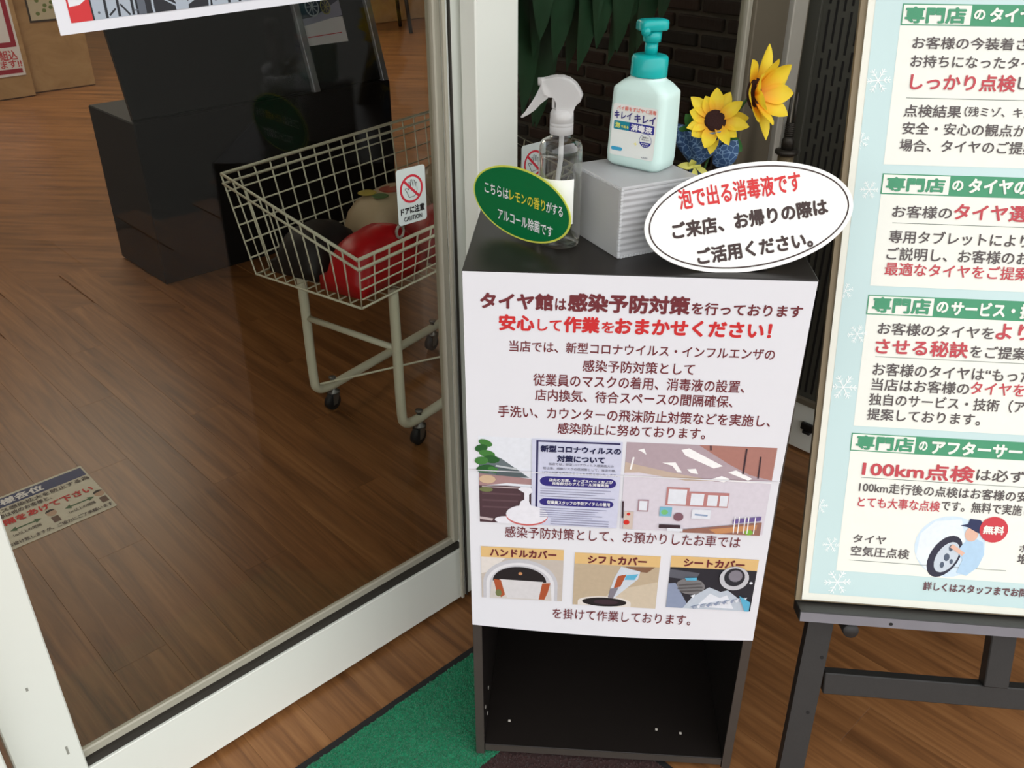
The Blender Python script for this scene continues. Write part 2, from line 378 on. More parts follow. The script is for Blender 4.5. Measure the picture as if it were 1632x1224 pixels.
# ------------------------------------------------------------------ entrance mat
rub = mat('black_rubber', (26, 26, 27), 0.7, 0.1, 60)
e_mat = FA(0, 0.108, 0)          # edge nearest the doors
mroot = root('entrance_mat', FA(1.2, 0.4, 0.0002), 'green entrance mat with dark brown band lying in front of the glass doors', 'mat')
MA0, MA1 = 0.985, 2.2
mfr = FA(MA0, 0.108, 0.0003)
box('rubber_backing', FA(MA1, 0.108, 0.0003), DA * (MA1 - MA0), NA * 0.56, UP * 0.0020, rub, mroot, 0.0008)
def pile(name, a0, a1, o0, o1, m, count, h):
    V, F = [], []
    for _ in range(count):
        a = random.uniform(a0, a1); o = random.uniform(o0, o1); c = FA(a, o, 0.0022); t = random.uniform(0, 6.28); r = random.uniform(0.0022, 0.0046)
        tip = c + UP * (h * random.uniform(0.35, 1.1)) + Vector((random.uniform(-1, 1), random.uniform(-1, 1), 0)) * 0.0015; n = len(V)
        V += [c + Vector((math.cos(t + k * 2.094), math.sin(t + k * 2.094), 0)) * r for k in range(3)] + [tip]
        F += [(n, n + 1, n + 3), (n + 1, n + 2, n + 3), (n + 2, n, n + 3)]
    n = len(V); V += [FA(a0, o0, 0.0028), FA(a1, o0, 0.0028), FA(a1, o1, 0.0028), FA(a0, o1, 0.0028)]; F.append((n, n + 1, n + 2, n + 3))
    return add(name, V, F, m, mroot, kind='stuff')
GRN = mat('green_carpet_pile', (10, 118, 80), 0.95, 0.55, 160, sheen=0.3); BRN = mat('dark_brown_carpet_pile', (50, 26, 24), 0.95, 0.25, 180, sheen=0.2)
pile('green_pile', MA0 + 0.012, 1.75, 0.122, 0.318, GRN, 26000, 0.0034)
pile('brown_pile', MA0 + 0.012, 1.75, 0.319, 0.655, BRN, 18000, 0.0034)

# ------------------------------------------------------------------ dark shelf unit
sh = root('shelf_unit', (0.21, 0.145, 0.006), 'dark brown open shelf unit carrying bottles and signs, notice on its front', 'shelf')
D, TH = 0.29, 0.0145
EDGE = mat('worn_dark_edge', (68, 62, 57), 0.4, 0.12, 30)
box('side_panel', (0, 0, 0.006), (TH, 0, 0), (0, D, 0), (0, 0, ZT - 0.006 - TH), BLACKW, sh, 0.0008)
box('side_panel', (0.42 - TH, 0, 0.006), (TH, 0, 0), (0, D, 0), (0, 0, ZT - 0.006 - TH), BLACKW, sh, 0.0008)
box('top_panel', (-0.001, -0.001, ZT - TH), (0.422, 0, 0), (0, D + 0.002, 0), (0, 0, TH), BLACKW, sh, 0.0012)
box('bottom_panel', (TH, 0.002, 0.012), (0.42 - 2 * TH, 0, 0), (0, D - 0.006, 0), (0, 0, TH), BLACKW, sh, 0.0006)
box('shelf', (TH, 0.006, 0.30), (0.42 - 2 * TH, 0, 0), (0, D - 0.012, 0), (0, 0, TH), BLACKW, sh, 0.0006)
box('shelf', (TH, 0.006, 0.585), (0.42 - 2 * TH, 0, 0), (0, D - 0.012, 0), (0, 0, TH), BLACKW, sh, 0.0006)
box('back_panel', (TH, D - 0.004, 0.012), (0.42 - 2 * TH, 0, 0), (0, 0.003, 0), (0, 0, ZT - 0.03), mat('black_back_board', (14, 12, 12), 0.6), sh)
for x in (0.0005, 0.42 - TH + 0.0005): box('edge_band', (x, -0.0009, 0.0065), (TH - 0.001, 0, 0), (0, 0.0008, 0), (0, 0, ZT - 0.03), EDGE, sh)
box('edge_band', (TH + 0.001, 0.0008, 0.0125), (0.42 - 2 * TH - 0.002, 0, 0), (0, 0.001, 0), (0, 0, TH - 0.001), EDGE, sh)
CHIP = mat('white_chip', (206, 200, 190), 0.8)
for x, y, z in ((0.0147, 0.03, 0.285), (0.0147, 0.06, 0.255), (0.0147, 0.02, 0.09), (0.0147, 0.07, 0.08), (0.0147, 0.05, 0.04)):
    box('chip', (x, y, z), (0.0006, 0, 0), (0, 0.003, 0), (0, 0, 0.006), CHIP, sh)
for x, y in ((0.30, 0.05), (0.34, 0.045), (0.05, 0.05)):
    box('chip', (x, y, 0.0266), (0.004, 0, 0), (0, 0.004, 0), (0, 0, 0.0008), CHIP, sh)

# ------------------------------------------------------------------ big notice on the shelf front
nt_ = root('notice_poster', (0.21, -0.0025, 0.29), 'white infection prevention notice with maroon writing and photos taped on the shelf front', 'poster')
s1 = Sheet((0, -0.0030, ZT), (1, 0, 0), (0, 0, 1))
def sheet_part(pts, y0, t=0.0005):
    V, F = prism([(x, y0, z) for x, z in pts], (0, t, 0)); return add('paper_sheet', V, F, PAPER, nt_)
sheet_part([(0.0, ZT - 0.0005), (0.0, ZT - 0.2895), (0.4165, ZT - 0.2885), (0.4192, ZT - 0.001)], -0.0030)
low = [(0.0, ZT - 0.284), (0.0, ZT - 0.576)] + [(x, ZT - (0.576 + 0.010 * math.sin(math.pi * x / 0.44))) for x in (0.06, 0.12, 0.18, 0.24, 0.30, 0.36)] + [(0.4195, ZT - 0.5785), (0.4165, ZT - 0.284)]
sheet_part(low, -0.00235)
s1.o = Vector((0, -0.0030, ZT))
for a in [('タイヤ館',20.6,110.1,37.7,22.5,'m',3),('は',112.4,126.1,40.1,15.8,'m',2),('感染予防対策',127.5,274.4,36.9,24.8,'m',3),('を行っております',276.2,407.5,40.0,16.5,'m',2),
    ('安心',43.4,87.6,66.5,22.3,'r',3),('して',91.5,120.8,68.5,16.3,'r',2),('作業',123.1,167.6,66.6,22.2,'r',3),('を',170.0,185.3,68.9,15.3,'r',2),('おまかせください！',186.0,375.0,66.9,22.0,'r',3),
    ('当店では、新型コロナウイルス・インフルエンザの',56.6,383.4,98.8,15.7,'m',1),('感染予防対策として',149.1,288.2,123.3,17.0,'m',1),('従業員のマスクの着用、消毒液の設置、',87.0,352.8,145.8,18.2,'m',1),
    ('店内換気、待合スペースの間隔確保、',89.7,340.8,168.1,17.6,'m',1),('手洗い、カウンターの飛沫防止対策などを実施し、',41.8,391.8,194.8,18.0,'m',1),('感染防止に努めております。',120.0,311.4,217.5,17.4,'m',1),
    ('感染予防対策として、お預かりしたお車では',50.2,378.2,393.7,20.1,'m',0),('を掛けて作業しております。',121.0,324.4,543.6,21.2,'m',0)]:
    s1.text(nt_, a[0], a[1], a[2], -a[3], a[4], a[5], a[6])
def photo(name, rect, layers, label):
    x0, y0, x1, y1 = rect
    return s1.art(name, nt_, [(m, [(x0 + u * (x1 - x0), -(y0 + v * (y1 - y0))) for u, v in pts]) for m, pts in layers], label=label)
c = flat
R1 = (15, 235, 206, 378)
ph1 = photo('printed_photo', R1, [
    (c('photo_white', 226, 230, 238), rec(0, 0, 1, 1)), (c('photo_slate', 104, 116, 120), [(0.08, 0.2), (0.16, 0.24), (0.36, 0.45), (0.0, 0.45), (0, 0.3)]),
    (c('photo_dusty_rose', 168, 134, 134), [(0, 0.42), (0.38, 0.46), (0.38, 0.53), (0.2, 0.52), (0, 0.57)]), (c('photo_plum', 78, 56, 62), [(0.0, 0.56), (0.2, 0.55), (0.38, 0.56), (0.38, 0.78), (0.22, 0.96), (0.12, 1.0), (0, 1.0)]),
    (c('photo_pale_rim', 196, 180, 182), line(0.02, 0.57, 0.38, 0.575, 0.012)), (c('photo_wicker', 96, 72, 78), rec(0.02, 0.64, 0.3, 0.66)), (c('photo_wicker', 96, 72, 78), rec(0.02, 0.72, 0.28, 0.74)), (c('photo_wicker', 96, 72, 78), rec(0.02, 0.80, 0.26, 0.82)), (c('photo_pale_rim', 196, 180, 182), [(0, 0.93), (0.1, 0.95), (0.09, 0.98), (0, 0.96)]),
    (c('photo_leaf', 66, 124, 58), ell(0.05, 0.07, 0.055, 0.035, 12, rot=35)), (c('photo_dark_leaf', 40, 92, 44), ell(0.02, 0.13, 0.05, 0.04, 12, rot=-40)), (c('photo_leaf', 66, 124, 58), ell(0.06, 0.19, 0.06, 0.04, 12, rot=20)), (c('photo_dark_leaf', 40, 92, 44), ell(0.09, 0.25, 0.06, 0.045, 12, rot=10)), (c('photo_leaf', 66, 124, 58), ell(0.02, 0.27, 0.045, 0.05, 12, rot=60)), (c('photo_dark_leaf', 40, 92, 44), ell(0.05, 0.36, 0.07, 0.045, 12, rot=-15)), (c('photo_leaf', 66, 124, 58), ell(0.11, 0.37, 0.05, 0.03, 12, rot=30)),
    (c('photo_glass', 190, 196, 200), line(0.12, 0.32, 0.27, 0.35, 0.02)), (c('photo_slate2', 84, 96, 100), [(0.14, 0.34), (0.27, 0.37), (0.34, 0.44), (0.12, 0.43)]),
    (c('photo_tan', 206, 178, 148), ell(0.06, 0.48, 0.06, 0.05, 12)), (c('photo_olive', 112, 118, 76), ell(0.05, 0.6, 0.05, 0.03, 12)),
    (c('photo_lavender', 206, 209, 230), rec(0.375, 0.0, 1, 1)), (c('photo_navy', 36, 34, 82), rec(0.405, 0.025, 0.42, 0.80)), (c('photo_navy', 36, 34, 82), rec(0.405, 0.012, 0.985, 0.03)),
    (c('photo_indigo', 48, 42, 122), [(0.435 + u * 0.54, 0.415 + v * 0.112) for u, v in [(x / 100, y / 20.8) for x, y in rrec(0, 0, 100, 20.8, 10.3)]]),
    (c('photo_indigo', 48, 42, 122), [(0.435 + u * 0.53, 0.672 + v * 0.085) for u, v in [(x / 100, y / 16.0) for x, y in rrec(0, 0, 100, 16, 7.9)]]),
    (c('photo_soft_white', 232, 232, 240), ell(0.19, 0.955, 0.08, 0.045, 16)), (c('photo_red_arc', 200, 96, 96), ell(0.345, 0.90, 0.152, 0.115, 24)), (c('photo_soft_white', 232, 232, 240), ell(0.345, 0.88, 0.152, 0.115, 24)),
    (c('photo_soft_white', 232, 232, 240), [(0.285, 0.80), (0.30, 0.72), (0.325, 0.70), (0.325, 0.62), (0.28, 0.58), (0.30, 0.55), (0.37, 0.55), (0.385, 0.60), (0.36, 0.64), (0.36, 0.72), (0.385, 0.80)])] +
    [(c('photo_grey_line', 150, 152, 176), line(0.44, y, 0.44 + l, y + 0.004, 0.008)) for y, l in ((0.555, 0.50), (0.585, 0.46), (0.612, 0.40), (0.645, 0.53), (0.785, 0.48), (0.812, 0.42), (0.838, 0.40), (0.862, 0.45), (0.888, 0.38))] +
    [(c('photo_grey_line', 150, 152, 176), line(0.52, y, 0.94, y + 0.006, 0.009)) for y in (0.915, 0.945, 0.975)], 'small photo of pot plant, pump bottle and blue notice')
for a in [('新型コロナウィルスの',98.3,204.6,249.1,11.0,'n',3),('対策について',120.4,183.9,264.2,11.1,'n',3),('当店では、新型コロナウィルス感染拡大の',109.7,196.0,273.3,4.1,'g',0),('防止策、感染リスクの低減策として、当店の様、',102.2,199.8,280.5,4.1,'g',0),
    ('以下の対策を実施することをお知らせいたします。',100.7,202.0,287.7,4.1,'g',0),('店内のお席、キッズスペースおよび',110.2,196.7,299.5,5.2,'w',2),('共有部分のアルコール消毒実施',114.6,191.1,305.0,5.2,'w',2),('従業員スタッフの予防アイテムの着用',108.4,194.5,337.1,6.4,'w',2)]:
    s1.text(nt_, a[0], a[1], a[2], -a[3], a[4], a[5], a[6], lift=0.0024)
photo('printed_photo', (211, 235, 406, 379), [
    (c('photo_wall', 216, 210, 220), rec(0, 0, 1, 1)), (c('photo_mauve', 178, 160, 168), [(0, 0), (1, 0), (1, 0.36), (0.62, 0.40), (0.3, 0.32), (0, 0.23)]), (c('photo_clay', 172, 122, 112), [(0.48, 0), (1, 0), (1, 0.36), (0.85, 0.31), (0.7, 0.2)]),
    (c('photo_sand', 196, 176, 160), [(0.0, 0.22), (0.3, 0.31), (0.62, 0.39), (0.42, 0.40), (0.1, 0.33), (0.0, 0.34)]),
    (c('photo_glow', 250, 250, 250), [(0.37, 0.06), (0.42, 0.04), (0.66, 0.22), (0.6, 0.25), (0.40, 0.12)]), (c('photo_glow', 250, 250, 250), [(0.7, 0.29), (0.75, 0.26), (0.87, 0.35), (0.84, 0.37)]),
    (c('photo_glow', 250, 250, 250), line(0.0, 0.37, 1.0, 0.39, 0.008)), (c('photo_glow', 250, 250, 250), [(0.25, 0.21), (0.34, 0.2), (0.39, 0.31), (0.36, 0.31), (0.32, 0.24)]), (c('photo_glow', 250, 250, 250), [(0.08, 0.08), (0.12, 0.06), (0.14, 0.13), (0.11, 0.1)]),
    (c('photo_glow', 250, 250, 250), line(0.04, 0.3, 0.055, 0.16, 0.012)), (c('photo_glow', 250, 250, 250), [(0.42, 0.27), (0.48, 0.26), (0.50, 0.32), (0.45, 0.31)]), (c('photo_glow', 250, 250, 250), [(0.59, 0.37), (0.66, 0.33), (0.72, 0.36), (0.68, 0.40)]),
    (c('photo_dark', 60, 44, 52), line(0.80, 0.02, 0.80, 0.3, 0.012)), (c('photo_dark', 60, 44, 52), line(0.90, 0.1, 0.905, 0.34, 0.010)), (c('photo_dark', 60, 44, 52), line(0.56, 0, 0.565, 0.05, 0.01)),
    (c('photo_frame', 186, 128, 126), rec(0.30, 0.48, 0.455, 0.69)), (c('photo_white', 226, 230, 238), rec(0.315, 0.5, 0.44, 0.675)), (c('photo_frame', 186, 128, 126), rec(0.455, 0.52, 0.73, 0.69)), (c('photo_white', 226, 230, 238), rec(0.47, 0.54, 0.56, 0.675)), (c('photo_white', 226, 230, 238), rec(0.585, 0.55, 0.655, 0.675)), (c('photo_white', 226, 230, 238), rec(0.67, 0.55, 0.725, 0.675)),
    (c('photo_frame2', 170, 140, 150), rec(0.11, 0.635, 0.185, 0.775)), (c('photo_white', 226, 230, 238), rec(0.12, 0.65, 0.175, 0.76)), (c('photo_sky', 120, 182, 206), rec(0.265, 0.71, 0.35, 0.82)), (c('photo_leaf2', 120, 190, 120), ell(0.30, 0.77, 0.025, 0.03, 10)),
    (c('photo_clock', 128, 92, 104), ell(0.40, 0.82, 0.035, 0.05, 16)), (c('photo_white', 226, 230, 238), rec(0.49, 0.72, 0.62, 0.83)), (c('photo_blue_line', 140, 160, 190), line(0.51, 0.78, 0.6, 0.79, 0.02)),
    (c('photo_box', 206, 190, 180), rec(0.02, 0.78, 0.085, 0.99)), (c('photo_red', 206, 48, 40), ell(0.05, 0.81, 0.013, 0.018, 12)), (c('photo_red', 206, 48, 40), ell(0.04, 0.91, 0.022, 0.03, 14)), (c('photo_dark', 60, 44, 52), line(0.005, 0.66, 0.01, 0.86, 0.012)),
    (c('photo_counter', 150, 106, 92), [(0.42, 0.97), (0.98, 0.84), (0.98, 1.0), (0.42, 1.0)]), (c('photo_amber', 196, 140, 96), [(0.62, 0.95), (0.95, 0.87), (0.95, 0.93), (0.68, 1.0)]), (c('photo_dark', 60, 44, 52), rec(0.27, 0.915, 0.42, 0.96)), (c('photo_white', 226, 230, 238), rec(0.33, 0.955, 0.44, 0.99)),
    (c('photo_violet', 110, 92, 150), [(0.78, 0.82), (0.97, 0.77), (0.97, 0.82), (0.78, 0.87)]), (c('photo_lime', 126, 176, 66), ell(0.9, 0.965, 0.03, 0.033, 10))] +
    [(c('photo_glow', 250, 250, 250), line(x, 0.78, x + 0.004, 0.98, 0.007)) for x in (0.79, 0.82, 0.86, 0.885, 0.93)], 'small photo of shop counter behind a clear screen')
s1.art('seam_line', nt_, [(PAPER, [(0, -287.6), (416.4, -286.9), (416.4, -288.2), (0, -288.9)])], lift=0.0031)
TAN = c('label_tan', 224, 188, 128)
def strip(rect): s1.art('caption_band', nt_, [(TAN, [(rect[0], -rect[1]), (rect[2], -rect[1]), (rect[2], -rect[3]), (rect[0], -rect[3])])])
strip((15.5, 422, 134, 441.5)); strip((150, 425.5, 271, 445.5)); strip((286, 423, 407.5, 443.5))
for a in [('ハンドルカバー',28.4,123.8,431.7,15.0,'m',3),('シフトカバー',168.6,252.3,436.0,15.0,'m',3),('シートカバー',304.2,389.2,433.3,14.9,'m',3)]:
    s1.text(nt_, a[0], a[1], a[2], -a[3], a[4], a[5], a[6], lift=0.0008)
photo('printed_photo', (15.5, 441.5, 134, 519), [(c('photo_beige', 196, 186, 176), rec(0, 0, 1, 1)), (c('photo_cream', 224, 218, 212), [(0, 0), (0.3, 0), (0.1, 0.35), (0, 0.4)]),
    (c('photo_ring', 196, 196, 202), ell(0.48, 0.62, 0.46, 0.60, 28, 180, 360) + [(0.94, 1.0), (0.02, 1.0)]), (c('photo_ringlight', 224, 224, 228), ell(0.48, 0.64, 0.42, 0.54, 28, 180, 360) + [(0.9, 1.0), (0.06, 1.0)]),
    (c('photo_ring', 196, 196, 202), ell(0.48, 0.66, 0.38, 0.50, 28, 180, 360) + [(0.86, 1.0), (0.1, 1.0)]), (c('photo_black', 34, 30, 32), ell(0.47, 0.56, 0.33, 0.36, 20, 180, 360)), (c('photo_beige2', 206, 200, 194), [(0.1, 1.0), (0.13, 0.56), (0.85, 0.56), (0.87, 1.0)]),
    (c('photo_hub', 214, 212, 214), [(0.22, 0.52), (0.76, 0.54), (0.72, 0.98), (0.32, 0.98)]), (c('photo_wood', 170, 84, 50), [(0.15, 0.52), (0.24, 0.54), (0.29, 0.9), (0.24, 0.97), (0.18, 0.8)]), (c('photo_wood', 170, 84, 50), [(0.75, 0.58), (0.85, 0.56), (0.82, 0.8), (0.78, 0.98), (0.71, 0.98)]),
    (c('photo_olive', 112, 118, 76), ell(0.21, 0.86, 0.04, 0.09, 10)), (c('photo_amber', 196, 140, 96), ell(0.48, 0.36, 0.025, 0.04, 8))], 'small photo of covered steering wheel')
photo('printed_photo', (150, 445.5, 271, 524), [(c('photo_dune', 190, 172, 146), rec(0, 0, 1, 1)), (c('photo_dune2', 206, 192, 170), [(0.45, 0.62), (1, 0.35), (1, 1), (0.3, 1)]), (c('photo_cream', 224, 218, 212), ell(0.38, 0.9, 0.32, 0.14, 20, 180, 360) + [(0.7, 1), (0.06, 1)]),
    (c('photo_black', 34, 30, 32), ell(0.38, 0.9, 0.27, 0.11, 20)), (c('photo_dark', 60, 44, 52), ell(0.40, 0.9, 0.15, 0.06, 14)), (c('photo_brownstrip', 130, 96, 74), [(0.6, 0.02), (0.95, 0.0), (0.86, 0.14), (0.7, 0.12)]),
    (c('photo_bag', 206, 214, 224), [(0.55, 0.02), (0.78, 0.12), (0.76, 0.3), (0.5, 0.78), (0.42, 0.74), (0.48, 0.3)]), (c('photo_wood', 170, 84, 50), [(0.52, 0.25), (0.62, 0.2), (0.56, 0.5), (0.48, 0.55)]), (c('photo_steel', 130, 126, 136), [(0.44, 0.56), (0.54, 0.52), (0.48, 0.8), (0.42, 0.78)]),
    (c('photo_cyan', 92, 176, 210), [(0.62, 0.22), (0.76, 0.18), (0.72, 0.32), (0.6, 0.33)])], 'small photo of bagged gear shift')
photo('printed_photo', (286, 443.5, 407.5, 520), [(c('photo_ink', 42, 42, 50), rec(0, 0, 1, 1)), (c('photo_grey', 92, 94, 104), [(0, 0.05), (0.35, 0.12), (0.3, 0.3), (0, 0.25)]), (c('photo_seat', 124, 122, 124), ell(0.26, 0.45, 0.17, 0.2, 18, rot=-12)),
    (c('photo_bluegrey', 140, 152, 178), [(0, 0.4), (0.08, 0.38), (0.25, 0.9), (0.2, 1), (0, 1)]), (c('photo_film', 190, 200, 212), [(0.2, 1), (0.3, 0.7), (0.48, 0.45), (0.62, 0.55), (0.7, 0.5), (0.88, 0.75), (0.98, 1)]), (c('photo_white', 226, 230, 238), [(0.35, 0.95), (0.5, 0.6), (0.62, 0.7), (0.7, 0.62), (0.8, 0.95)]), ] + [((c('photo_white', 226, 230, 238), c('photo_bluegrey', 140, 152, 178), c('photo_film2', 168, 178, 194))[k % 3], (lambda x, y, r: [(x, y), (x + r, y - 0.05), (x + r * 0.7, y + 0.05)])(0.27 + 0.62 * ((k * 0.618) % 1), 0.68 + 0.27 * ((k * 0.383) % 1), 0.06)) for k in range(30)] + [
    (c('photo_seatline', 86, 84, 86), line(0.12, 0.42, 0.38, 0.36, 0.02)), (c('photo_seatline', 86, 84, 86), line(0.11, 0.5, 0.4, 0.44, 0.02)), (c('photo_seatline', 86, 84, 86), line(0.14, 0.57, 0.4, 0.52, 0.02)),
    (c('photo_cyan', 92, 176, 210), [(0.84, 0.6), (0.98, 0.75), (0.98, 0.98), (0.93, 0.98)]), (c('photo_ring', 196, 196, 202), ell(0.75, 0.18, 0.17, 0.29, 20)), (c('photo_ink', 42, 42, 50), ell(0.75, 0.15, 0.12, 0.22, 20)), (c('photo_steel', 130, 126, 136), ell(0.76, 0.12, 0.08, 0.14, 14)), (c('photo_white', 226, 230, 238), ell(0.95, 0.27, 0.02, 0.03, 8)), (c('photo_cyan', 92, 176, 210), [(0.18, 0.22), (0.32, 0.2), (0.32, 0.27), (0.2, 0.28)])], 'small photo of plastic covered car seat')
# ------------------------------------------------------------------ translucent corrugated riser
ang = math.radians(30.5); e1 = Vector((math.cos(ang), math.sin(ang), 0)); e2 = Vector((-e1.y, e1.x, 0)); RF = Vector((0.1868, 0.0478, ZT)); RW, RD, RH = 0.112, 0.116, 0.09
rz = root('plastic_riser_box', RF + (e1 * RW + e2 * RD) / 2, 'grey translucent corrugated plastic box under the foam pump bottle', 'box')
CORR = translucent_mat('corrugated_plastic', (216, 217, 219), 0.86, 0.28, 40); CORP = translucent_mat('smooth_side_plastic', (216, 217, 219), 0.86, 0.28); CORRE = translucent_mat('corrugated_plastic_edge', (236, 238, 240), 0.8, 0.25)
box('front_wall', RF + UP * 0.0002, e1 * RW, e2 * 0.004, UP * (RH - 0.0045), CORR, rz, 0.0006)
box('side_wall', RF + e2 * 0.0042 + UP * 0.0002, e1 * 0.004, e2 * (RD - 0.0084), UP * (RH - 0.0045), CORP, rz, 0.0006)
box('side_wall', RF + e2 * 0.0042 + e1 * (RW - 0.004) + UP * 0.0002, e1 * 0.004, e2 * (RD - 0.0084), UP * (RH - 0.0045), CORR, rz, 0.0006)
box('back_wall', RF + e2 * (RD - 0.004) + UP * 0.0002, e1 * RW, e2 * 0.004, UP * (RH - 0.0045), CORR, rz, 0.0006)
box('lid', RF + UP * (RH - 0.0042), e1 * RW, e2 * RD, UP * 0.0042, CORP, rz, 0.001)
fl_ = []
for k in range(22): fl_.append(cuboid(RF - e1 * 0.0006 - e2 * 0.0006 + UP * (0.002 + k * 0.004), e1 * 0.0032, e2 * 0.0032, UP * 0.0026))
for k in range(26): fl_.append(cuboid(RF - e2 * 0.0007 + e1 * (0.004 + k * 0.0041) + UP * 0.0004, e1 * 0.0026, e2 * 0.0006, UP * 0.003))
for k in range(26): fl_.append(cuboid(RF - e1 * 0.0007 + e2 * (0.004 + k * 0.0042) + UP * (RH - 0.004), e1 * 0.0006, e2 * 0.0026, UP * 0.003))
V, F = merge(*fl_); add('flute_edges', V, F, CORRE, rz)

# ------------------------------------------------------------------ foam pump bottle
FB0 = Vector((0.2125, 0.146, ZT + RH)); yw = math.radians(-33); bx = Vector((math.cos(yw), math.sin(yw), 0)); by = Vector((-bx.y, bx.x, 0))
fb = root('foam_pump_bottle', FB0, 'pale aqua foam disinfectant bottle with teal pump on the plastic box', 'bottle')
AQUA = mat('pale_aqua_plastic', (206, 232, 226), 0.35, 0.02, 10, sss=0.1); TEAL = mat('teal_plastic', (12, 166, 164), 0.25, 0.03, 10)
tiltm = Matrix.Rotation(math.radians(1.6), 4, 'Y')
def fbp(x, y, z): return FB0 + tiltm @ (bx * x + by * y + UP * z)
def rsec(wx, wy, z, r, n=5): 
    return [fbp(x, y, z) for x, y in rrec(-wx, -wy, wx, wy, r, n)]
secs = [(0.034, 0.020, 0.0006, 0.010), (0.0385, 0.0245, 0.005, 0.011), (0.0392, 0.0252, 0.015, 0.011), (0.0388, 0.0250, 0.045, 0.011), (0.0378, 0.0245, 0.088, 0.011), (0.0374, 0.0243, 0.0945, 0.011), (0.0362, 0.0238, 0.0965, 0.0115), (0.0285, 0.0222, 0.1035, 0.014), (0.0240, 0.0212, 0.1068, 0.019), (0.0222, 0.0208, 0.1085, 0.0206), (0.0222, 0.0208, 0.1105, 0.0206)]
V, F = [], []; m_ = 24
for a in secs: V += rsec(*a)
for i in range(len(secs) - 1):
    for k in range(m_): F.append((i * m_ + k, i * m_ + (k + 1) % m_, (i + 1) * m_ + (k + 1) % m_, (i + 1) * m_ + k))
F += [tuple(range(m_))[::-1], tuple(range((len(secs) - 1) * m_, len(secs) * m_))]
add('bottle_body', V, F, AQUA, fb, smooth=True)
ax = (tiltm @ UP)
V, F = lathe(fbp(0, 0, 0.1105), [(0.0222, 0), (0.0225, 0.002), (0.0222, 0.021), (0.0205, 0.0238), (0.017, 0.0248), (0.0105, 0.0250)], 32, ax); add('pump_cap', V, F, TEAL, fb, True)
V, F = lathe(fbp(0, 0, 0.1356), [(0.0078, 0), (0.0078, 0.014)], 24, ax); add('pump_stem', V, F, TEAL, fb, True)
V, F = lathe(fbp(0, 0, 0.1497), [(0.0095, 0), (0.0108, 0.0005), (0.0112, 0.0125)], 24, ax); add('pump_collar', V, F, TEAL, fb, True)
hx, hy = (Vector((0.92, 0.38, 0))), Vector((-0.38, 0.92, 0))
hp = [(-0.0185, -0.010), (-0.0165, -0.0125), (0.004, -0.0135), (0.013, -0.0125), (0.0172, -0.007), (0.018, 0.0), (0.0172, 0.007), (0.012, 0.012), (-0.010, 0.012), (-0.0185, 0.009)]
Vh = [];
for sc_, z in ((0.93, 0.1625), (1.0, 0.1640), (1.0, 0.1715), (0.93, 0.1740), (0.7, 0.1752)): Vh += [fbp(0, 0, z) + hx * (x * sc_) + hy * (y * sc_) for x, y in hp]
Fh = [tuple(range(10))[::-1], tuple(range(40, 50))] + [(i * 10 + k, i * 10 + (k + 1) % 10, i * 10 + 10 + (k + 1) % 10, i * 10 + 10 + k) for i in range(4) for k in range(10)]
ph = add('pump_head', Vh, Fh, TEAL, fb, True)
nd = Vector((-0.35, -0.93, -0.08)).normalized(); q0 = fbp(0, 0, 0.1640) + hx * -0.004
V, F = tube([q0 + nd * 0.006, q0 + nd * 0.0185], [0.0046, 0.0050], 16); add('nozzle', V, F, TEAL, ph, True)
# printed label on the broad face
ls = Sheet(fbp(0, -0.0252, 0), bx, tiltm @ UP)
ls.n = -by; ls.o = fbp(0, -0.02545, 0)
lab = flat('label_white', 226, 230, 226)
ls_tilt = (fbp(0, -0.0243, 0.085) - fbp(0, -0.0252, 0.02)).normalized(); ls.uy = ls_tilt; ls.o = fbp(0, -0.02525, 0.015) - ls_tilt * 0.015; ls.n = ls.ux.cross(ls.uy).normalized()
ls.art('label', fb, [(lab, rrec(-31, 15, 31.5, 78, 3)), (flat('label_teal', 10, 130, 150), rrec(-28, 47, -2, 57.6, 1)), (flat('label_navy', 40, 44, 140), rrec(-6, 47, 29, 57.6, 1)),
    (flat('label_ring', 60, 66, 150), ell(18.5, 38.5, 8.6, 8.2)), (lab, ell(18.5, 38.5, 8.1, 7.7)), (flat('label_navy', 40, 44, 140), ell(18.5, 38.5, 8.2, 7.9, 16, 194, 346)),
    (flat('label_blue_pill', 60, 160, 200), rrec(-29, 21, -13, 25.5, 2.2)), (flat('label_star', 240, 230, 150), [(5, 36), (6, 33.6), (8.4, 33), (6.2, 32), (5.4, 29.6), (4.4, 32), (2.2, 32.8), (4.4, 33.8)])], lift=0.0004, label='printed label on the bottle')
for a in [('バイ菌をすばやく消毒', -25, 30, 73.5, 5.0, 'P', 1), ('キレイ', -28, -3, 65, 9.4, 'N', 2), ('キレイ', 0.5, 30, 64, 9.8, 'N', 2), ('消毒液', -3, 27, 52.3, 8, 'w', 3), ('泡', -25.5, -18.5, 52.6, 6.6, 'L', 3), ('で出る', -17.5, -6.5, 51.5, 3.4, 'L', 2),
    ('手肌に', 14, 23, 42.6, 2.0, 'n', 1), ('やさしい', 13.2, 24, 39.8, 2.0, 'n', 1), ('お子様の', 13.5, 23.5, 35.0, 1.8, 'w', 1), ('手にも', 14.5, 22.5, 32.6, 1.8, 'w', 1), ('LION', 16, 24, 18, 1.8, 'g', 1)]:
    ls.text(fb, *a, lift=0.0013)

